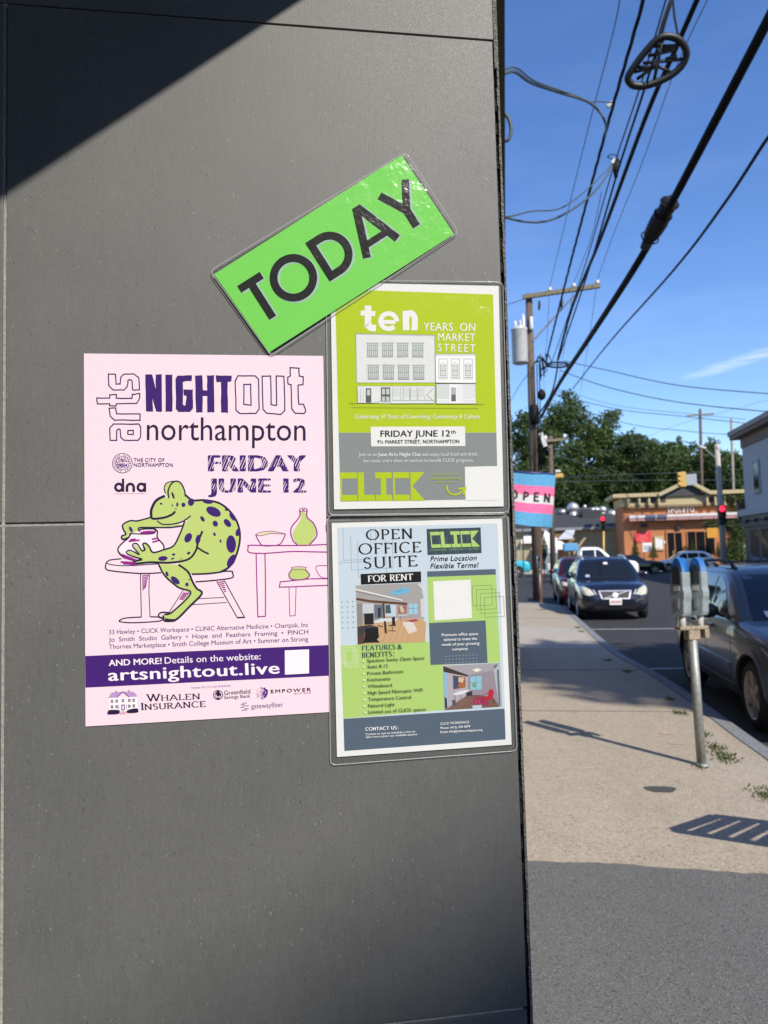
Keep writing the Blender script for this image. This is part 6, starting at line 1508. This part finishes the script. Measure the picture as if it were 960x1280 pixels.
def tree(label, bx, top, z, halfpx, m, n=7000, kind='round', seed=1, group='trees behind the junction', base=None):
    rg=random.Random(seed); b=at(bx,700,z); b.z=ZR-0.1; tp=at(bx,top,z); H=tp.z-b.z; Rr=1.18*halfpx*z/FPX
    o=empty('tree',b,label,'tree',group)
    mb=MB(); lean=V((rg.uniform(-0.3,0.3),0,0)); trunk=[b,b+V((0,0,H*0.3))+lean*0.4,b+V((0,0,H*0.62))+lean,b+V((0,0,H*0.9))+lean]
    mb.tube(trunk,[0.035*H*0.6,0.026*H*0.6,0.015*H*0.6,0.004*H],m_bark,10)
    cl=[]; nl=16 if kind!='cone' else 12
    for k in range(nl):
        t=(k+0.5)/nl; a=k*2.4+rg.uniform(-0.4,0.4)
        h=H*(0.22+0.66*t)
        if kind=='round': rad=Rr*(0.45+0.75*sin(pi*min(1,t*0.9+0.12)))*rg.uniform(0.6,1.0)
        elif kind=='tall': rad=Rr*(0.95-0.55*t)*rg.uniform(0.6,1.0)
        else: rad=Rr*(1.0-0.9*t)*rg.uniform(0.75,1.0)
        e=b+V((cos(a)*rad,sin(a)*rad*0.8,h+rad*0.25)); s_=b+lean*t+V((0,0,h*0.82))
        mb.tube([s_,(s_+e)/2+V((0,0,0.05*H*rg.random())),e],[0.007*H,0.005*H,0.002*H],m_bark,6)
        cr=(0.30+0.14*rg.random())*Rr*(1.0 if kind!='cone' else 0.8)
        cl.append((e,(cr*1.1,cr,cr*(0.8 if kind=='round' else 1.0))))
        for _ in range(3):
            d=V((rg.gauss(0,1),rg.gauss(0,1),rg.gauss(0,0.8))).normalized(); cl.append((e+d*cr*0.95,(cr*0.5,cr*0.5,cr*0.42)))
    cl.append((b+V((0,0,H*0.6)),(Rr*0.55,Rr*0.5,H*0.22)))
    cl.append((b+lean+V((0,0,H*0.93)),(Rr*0.22,Rr*0.22,H*0.07)))
    mb.build('trunk',o); leaves(cl,int(n*1.7),0.011*z**0.5*2.0,m,rg=rg).build('crown',o,fix=False); return o
TR=[('tallest broad green tree behind the utility pole',722,492,104,50,LA,15000,'round'),('dark tree filling in behind the OPEN flag',664,512,108,42,LB,9000,'round'),('dense tree to the right of the tallest one',764,520,100,30,LA,8000,'round'),
 ('lower rounded tree left of the restaurant gable',796,536,98,38,LB,9000,'round'),('wispy tree directly above the restaurant gable',842,548,112,36,LA,8000,'round'),('slim pale tree beside the crossarm pole',858,541,110,17,LC,3800,'tall'),
 ('feathery tree between the two distant poles',898,543,112,26,LC,5200,'tall'),('dark shrubby tree behind the pale signal pole',884,560,96,34,LB,8000,'round'),('small tree at the corner of the grey building',928,560,104,20,LA,3600,'tall'),
 ('broad green tree between the gable and the crossarm pole',822,546,106,40,LA,8000,'round'),('low dark tree behind the long tan building',700,596,96,42,LB,8000,'round'),('low dark tree just left of the restaurant',758,585,98,40,LB,8000,'round'),('low green tree behind the restaurant gable',822,597,99,34,LA,6500,'round')]
for k,t in enumerate(TR): tree(*t,seed=k+3)
# unseen tree added across the way to dapple shade over the middle pavement
tgt_ = V((2.5,12.0,0)); cz_ = 17.5; cc_ = tgt_ + TOSUN*(cz_/TOSUN.z); o=empty('tree',V((cc_.x,cc_.y,0)),'unseen tree added on the opposite pavement to shade the walk','tree'); mb=MB()
mb.tube([V((cc_.x,cc_.y,ZR)),V((cc_.x+0.2,cc_.y,9)),V((cc_.x,cc_.y,cz_))],[0.26,0.2,0.08],m_bark,10); mb.build('trunk',o)
leaves([(cc_+V((rnp.uniform(-1.6,1.6),rnp.uniform(-1.6,1.6),rnp.uniform(-1.4,1.4))),(1.3,1.3,1.1)) for _ in range(14)],7000,0.22,LB).build('crown',o,fix=False)
mb = leaves([(at(620+k*28,668,112+3*(k%3)),(5.5,3,4.6+1.6*(k%4)/3)) for k in range(13)],12000,0.24,LB); mb.build('far_wood',kind='stuff',fix=False)

def shrub(name,label,px,py0,py1,z,wpx,m,kind='cone',n=900,cat='shrub',group=None,Z0=None):
    b=onY(px,py1,z); t=onY(px,py0,z); H=t.z-b.z; w=wpx*z/FPX/2; o=empty(name,b,label,cat,group); cl=[]
    for k in range(7):
        q=(k+0.4)/7; r=w*(1.05-0.95*q) if kind=='cone' else w*sin(pi*min(0.97,q*0.85+0.12)); cl.append((b+V((0,0,H*q)),(r,r,H*0.11)))
    leaves(cl,n,H*0.035,m).build('foliage',o,fix=False); mb=MB(); mb.tube([b-V((0,0,0.25)),b+V((0,0,H*0.5))],0.05,m_bark,6); mb.build('stem',o); return o
LS = m_leaf('shrub_leaf',(0.018,0.040,0.010),(0.045,0.080,0.020),2.0)
for px,a_,b_,w_,lb in ((794.5,671,696,13,'tall clipped cone shrub left of the menu board'),(817,678,697,14,'clipped cone shrub right of the menu board'),(866,676,693,12,'small clipped cone shrub under the restaurant windows'),(898.5,677,696,12,'clipped cone shrub at the right end of the restaurant front')):
    shrub('cone_shrub',lb,px,a_,b_,YR-1.8,w_,LS,group='cone shrubs before the restaurant')
shrub('round_shrub','bushy green shrub right beside the utility pole',681,672,701,62,11,LA,'round',900)
iv=[(onY(919+rnp.uniform(-6,9),630+k*7.5,YR-0.4),(0.75,0.5,0.75)) for k in range(10)]+[(onY(908+k*5,622+rnp.uniform(-3,3),YR-0.6),(0.7,0.5,0.45)) for k in range(5)]
leaves(iv,4200,0.10,LA).build('ivy',origin=onY(920,711,YR-0.4),label='green climbing ivy covering the right corner of the restaurant',cat='climbing plant',fix=False)
for px,py,lb in ((888,656,'dark hanging flower basket left of the lit signal pole'),(912,656,'dark hanging flower basket right of the lit signal pole')):
    p=onY(px,py,YR-2.5); o=empty('hanging_basket',p,lb,'flower basket','hanging baskets'); leaves([(p,(0.75,0.6,0.42)),(p-V((0,0,0.3)),(0.5,0.4,0.35))],700,0.09,LB).build('foliage',o,fix=False); mb=MB(); mb.lathe((p.x,p.y,p.z-0.4),[(0.15,0),(0.4,0.3),(0.42,0.36)],m_bark,12); mb.build('basket',o)
p=onY(890.5,666,YR-3); mb=MB(); mb.box(p.x-0.45,p.x+0.45,p.y,p.y+0.05,p.z-0.45,p.z+0.45,mat('amber_sign',(0.55,0.26,0.02),0.6)); mb.build('amber_sign',origin=p,label='small amber square sign hung by the restaurant windows',cat='sign')
p=onY(797,704,YR-3); p.z=0; mb=MB(); mb.lathe(p,[(0.26,0),(0.32,0.9),(0.34,0.92),(0.34,0.98)],mat('blue_bin',(0.02,0.06,0.30),0.4),16); mb.build('blue_bin',origin=p,label='blue bin below the white menu board',cat='bin')

# ------------------------------------------------------------------ long tan building with the dark roof
YL=82.0
m_tan=mat('tan_render',(0.34,0.29,0.18),0.85,var=0.12,scale=1.5); m_roof=mat('dark_shingle',(0.040,0.041,0.043),0.85,var=0.2,scale=5); m_vent=mat('vent_metal',(0.55,0.55,0.53),0.35,metal=0.6)
l0=onY(640,711,YL); l1=onY(776,711,YL); ze=onY(720,661,YL).z; zr=onY(720,637,YL+8).z
tb=empty('long_building',((l0.x+l1.x)/2,YL,0),'long low tan building with a dark roof left of the restaurant','building')
mb=MB(); mb.box(l0.x,l1.x,YL,YL+16,0,ze,m_tan); mb.build('wall',tb)
mb=MB(); mb.hexa([(l0.x-0.5,YL-0.7,ze-0.1),(l1.x+0.05,YL-0.7,ze-0.1),(l1.x+0.05,YL+8,zr),(l0.x-0.5,YL+8,zr)],[(l0.x-0.5,YL-0.7,ze+0.15),(l1.x+0.05,YL-0.7,ze+0.15),(l1.x+0.05,YL+8,zr+0.25),(l0.x-0.5,YL+8,zr+0.25)],m_roof)
mb.hexa([(l0.x-0.5,YL+8,zr),(l1.x+0.05,YL+8,zr),(l1.x+0.05,YL+16.6,ze),(l0.x-0.5,YL+16.6,ze)],[(l0.x-0.5,YL+8.01,zr+0.25),(l1.x+0.05,YL+8.01,zr+0.25),(l1.x+0.05,YL+16.6,ze+0.2),(l0.x-0.5,YL+16.6,ze+0.2)],m_roof); rf=mb.build('roof',tb)
mb=MB(); mb.box(l0.x-0.5,l1.x+0.05,YL-0.78,YL-0.705,ze-0.14,ze+0.14,mat('grey_gutter',(0.20,0.21,0.22),0.5)); mb.build('gutter',tb)
for px,py,r,kind in ((716,632,0.62,'t'),(703,639,0.35,'b'),(745,634,0.42,'t'),(753,633,0.42,'t'),(765,640,0.55,'t'),(741,637,0.3,'b'),(731,633,0.16,'b')):
    p=onY(px,py,YL+5); mb=MB(); 
    if kind=='t':
        mb.lathe((p.x,p.y,p.z-1.3),[(r*0.7,-0.6),(r*0.7,0.7)],m_vent,14); mb.lathe((p.x,p.y,p.z-0.65),[(r*0.75,0),(r*1.05,r*0.4),(r*1.1,r*0.8),(r*0.8,r*1.35),(r*0.3,r*1.6),(0.02,r*1.65)],m_vent,16)
    else: mb.lathe((p.x,p.y,p.z-1.2),[(r*0.8,-0.5),(r*0.8,0.9),(r*1.1,0.92),(r*1.1,1.3),(r*0.5,1.4)],m_vent,12)
    v_=mb.build('roof_vent',tb)
p=onY(735,645,YL+3); mb=MB(); mb.box(p.x-0.6,p.x+1.2,p.y,p.y+1.4,p.z-1.2,p.z+0.7,m_roof); mb.build('roof_hatch',tb)
a=onY(703,690,YL-0.3); mb=MB(); mb.box(a.x-1.6,a.x+1.0,YL-1.9,YL,0,onY(703,668,YL).z,mat('hut_wood',(0.20,0.115,0.06),0.85,var=0.25)); mb.build('porch',tb)
b1=onY(697,671,YL-2); b2=onY(714,666,YL-2); mb=MB(); mb.hexa([(b1.x,YL-3,b1.z-0.3),(b2.x,YL-3,b1.z-0.3),(b2.x+0.4,YL-1.9,b2.z+0.2),(b1.x+0.9,YL-1.9,b2.z+0.2)],[(b1.x,YL-3,b1.z-0.2),(b2.x,YL-3,b1.z-0.2),(b2.x+0.4,YL-1.9,b2.z+0.3),(b1.x+0.9,YL-1.9,b2.z+0.3)],mat('porch_roof',(0.45,0.46,0.48),0.5)); mb.build('porch_roof',tb)
# white tents, box trailer, folding board
m_canvas=mat('white_canvas',(0.66,0.63,0.58),0.8,var=0.06,scale=2)
def tent(label,px0,px1,pxt,pyt,pye,pyb,z):
    a=at(px0,pye,z); b=at(px1,pye,z); t=at(pxt,pyt,z); w=b.x-a.x; o=empty('tent',((a.x+b.x)/2,a.y,0),label,'tent'); mb=MB()
    cs=[V((a.x,a.y,a.z)),V((b.x,a.y,a.z)),V((b.x,a.y+w,a.z)),V((a.x,a.y+w,a.z))]; ap=V((t.x,a.y+w/2,t.z))
    mb.add(cs+[ap]+[c-V((0,0,0.3)) for c in cs],[(0,1,4),(1,2,4),(2,3,4),(3,0,4),(0,1,6,5),(1,2,7,6),(2,3,8,7),(3,0,5,8)],m_canvas); mb.build('canopy',o)
    for c in cs: mb=MB(); mb.tube([V((c.x,c.y,0)),c],0.04,m_galv,6); mb.build('leg',o)
tent('white pyramid tent right of the utility pole',676,711,682,662,684,700,77); tent('smaller white tent left of the utility pole',651,668,659,664,676,700,80)
p=at(691,690,58); o=empty('box_trailer',(p.x,p.y,ZR),'small white box trailer beyond the folding board','trailer'); a=at(685,684,58); b=at(697,691.5,58); mb=MB(); mb.box(a.x,b.x,p.y,p.y+2.2,b.z,a.z,m_plate); mb.build('box',o,bevel=0.05); mb=MB(); mb.box(a.x+0.05,b.x-0.05,p.y+0.1,p.y+2.1,ZR+0.35,b.z-0.002,m_slate); mb.build('chassis',o)
mb=MB(); mb.lathe(((a.x+b.x)/2,p.y-0.02,ZR+0.28),[(0.28,0),(0.28,0.2)],m_tyre,16,'y'); mb.build('wheel',o)
a=at(680.5,704,46); b=at(696,704,46); t0_=at(685,691.5,46); t1_=at(697.5,691.5,46); o=empty('folding_board',((a.x+b.x)/2,a.y,a.z),'grey folding board standing left of the parked cars','sign'); mb=MB(); mb.prism([a,b,t1_,t0_],(0,0.06,0),mat('board_grey',(0.20,0.23,0.25),0.6,var=0.2,scale=3)); mb.build('panel',o); mb=MB()
for c in (a,b): mb.bar(c+V((0,0.05,0)),V((c.x,c.y+0.5,ZR)),0.05,0.05,m_slate)
mb.build('leg',o)
# white van-like pickup tray with blue load
p=at(712,681,zp+0.2) ; a=at(704,683,zp); b=at(721,679,zp); mb=MB(); mb.box(a.x,b.x,a.y-0.6,a.y+0.6,a.z-0.3,b.z,mat('blue_tarp',(0.10,0.32,0.55),0.6,var=0.15)); mb.build('blue_load',origin=p,label='light blue covered load on the white pickup bed',cat='load',bevel=0.05)

# ------------------------------------------------------------------ grey two-storey building on the right
XG=17.0
m_gw=mat('grey_painted_brick',(0.40,0.395,0.40),0.8,var=0.08,scale=3); m_eave=mat('brown_eave',(0.17,0.115,0.085),0.75); m_dk=mat('dark_shopfront',(0.028,0.030,0.034),0.5)
c0=onX(934.5,690,XG); YN=c0.y; zt=onX(933,552,XG).z; ze=onX(916,541,XG-0.8).z
gb=empty('corner_building',(XG,YN-12,0),'grey painted two storey corner building with a brown overhanging eave','building')
mb=MB(); mb.box(XG,XG+12,YN-24,YN,0,zt+0.6,m_gw); mb.build('wall',gb)
mb=MB(); mb.box(XG-0.65,XG+12.6,YN-24.6,YN+0.6,zt+0.35,zt+0.62,m_eave); mb.box(XG-0.75,XG+12.7,YN-24.7,YN+0.7,zt+0.62,zt+0.95,mat('pale_fascia',(0.30,0.25,0.22),0.7)); mb.hexa([(XG-0.72,YN-24.6,zt+0.95),(XG+12.6,YN-24.6,zt+0.95),(XG+12.6,YN+0.8,zt+0.95),(XG-0.72,YN+0.68,zt+0.95)],[(XG+4,YN-20,zt+2.3),(XG+8,YN-20,zt+2.3),(XG+8,YN-4,zt+2.3),(XG+4,YN-4,zt+2.3)],m_roof); mb.build('roof',gb)
mb=MB(); mb.box(XG-0.10,XG-0.001,YN-24,YN-0.002,zt-0.35,zt+0.35,m_eave); mb.build('frieze',gb)
zw0=onX(946,613,XG).z; zw1=onX(946,576,XG).z; zs=onX(935,643,XG).z
yw=onX(947,600,XG).y
for k in range(6):
    y=yw-k*3.1
    w=MB(); w.box(XG-0.08,XG-0.002,y-0.62,y+0.62,zw0-0.1,zw1+0.1,mat('grey_window_trim',(0.30,0.31,0.33),0.7)); w.box(XG-0.16,XG-0.081,y-0.7,y+0.7,zw0-0.2,zw0-0.101,m_gw); w=w.build('window',gb)
    g=MB(); zm=(zw0+zw1)/2; g.box(XG-0.10,XG-0.081,y-0.48,y+0.48,zw0,zm-0.03,m_dwin); g.box(XG-0.10,XG-0.081,y-0.48,y+0.48,zm+0.03,zw1,m_dwin); g.build('pane',w,world=False).location=-gb.location
for o_ in [c for c in gb.children if c.name.startswith('window')]:
    pass
mb=MB(); mb.box(XG-0.45,XG-0.001,YN-24,YN+0.3,zs-0.12,zs+0.35,m_gw); mb.box(XG-0.30,XG-0.001,YN-24,YN+0.1,zs-0.9,zs-0.121,m_dk); mb.build('shop_cornice',gb)
mb=MB(); mb.box(XG-0.12,XG-0.001,YN-24,YN-0.01,0.0,zs-0.901,m_dk); mb.build('shopfront',gb)
for k in range(7):
    y=YN-1.2-k*2.3; mb=MB(); mb.box(XG-0.135,XG-0.121,y-1.7,y,0.5,zs-1.15,mat('shop_glass2',(0.03,0.035,0.04),0.06,spec=0.9)); mb.build('shop_window',gb)
for k in range(4):
    y=YN-0.8-k*1.9; mb=MB(); mb.bar((XG-0.3,y,zs-0.55),(XG-0.75,y,zs-0.45),0.05,0.05,m_black); mb.lathe((XG-0.75,y,zs-0.65),[(0.16,0),(0.10,0.15),(0.04,0.22)],m_black,10); mb.build('gooseneck_lamp',gb)
# ------------------------------------------------------------------ a wisp of high cloud, part of the sky itself
tcw = wn.nodes.new('ShaderNodeTexCoord')
cdir = ray(925,451).normalized()
side = cdir.cross(zup).normalized(); upd = side.cross(cdir)
tl = (side*0.98+upd*0.20).normalized(); tu = tl.cross(cdir)*-1
def dotn(v):
    n = wn.nodes.new('ShaderNodeVectorMath'); n.operation='DOT_PRODUCT'; n.inputs[1].default_value = v; wn.links.new(tcw.outputs['Generated'], n.inputs[0]); return n.outputs['Value']
def mth(op,a,b=None):
    n = wn.nodes.new('ShaderNodeMath'); n.operation=op
    for i,v in enumerate((a,b)):
        if v is None: continue
        if hasattr(v,'is_output'): wn.links.new(v,n.inputs[i])
        else: n.inputs[i].default_value=v
    return n.outputs[0]
u_ = mth('MULTIPLY',dotn(tl),1/0.075); v_ = mth('MULTIPLY',dotn(tu),1/0.0085)
r2 = mth('ADD',mth('MULTIPLY',u_,u_),mth('MULTIPLY',v_,v_))
fall = ramp(wn, r2, 0.0, 1.0, 1.0, 0.0)
front = ramp(wn, dotn(cdir), 0.5, 0.6)
mpn = mapping(wn, tcw.outputs['Generated'], (6,6,60)); nz_ = noise(wn, mpn, 4.0, 6, 0.6)
cl1 = mth('MULTIPLY',mth('MULTIPLY',fall,front),ramp(wn,nz_,0.3,0.7,0.08,0.38))
# very thin general cirrus low in the sky
sepn = wn.nodes.new('ShaderNodeSeparateXYZ'); wn.links.new(tcw.outputs['Generated'],sepn.inputs[0])
band = mth('MULTIPLY',ramp(wn,sepn.outputs[2],0.05,0.2),ramp(wn,sepn.outputs[2],0.75,0.3))
cl2 = mth('MULTIPLY',mth('MULTIPLY',band,ramp(wn,noise(wn,mapping(wn,tcw.outputs['Generated'],(2,2,9)),2.0,7,0.6),0.45,0.8)),0.06)
cm = mth('MAXIMUM',cl1,cl2)
mixc = mix_rgb(wn, cm, sky.outputs[0], (6.5,6.8,7.2))
hs = wn.nodes.new('ShaderNodeHueSaturation'); hs.inputs['Saturation'].default_value = 1.2; hs.inputs['Hue'].default_value = 0.511; wn.links.new(mixc, hs.inputs['Color'])
wn.links.new(hs.outputs[0], bg.inputs[0])
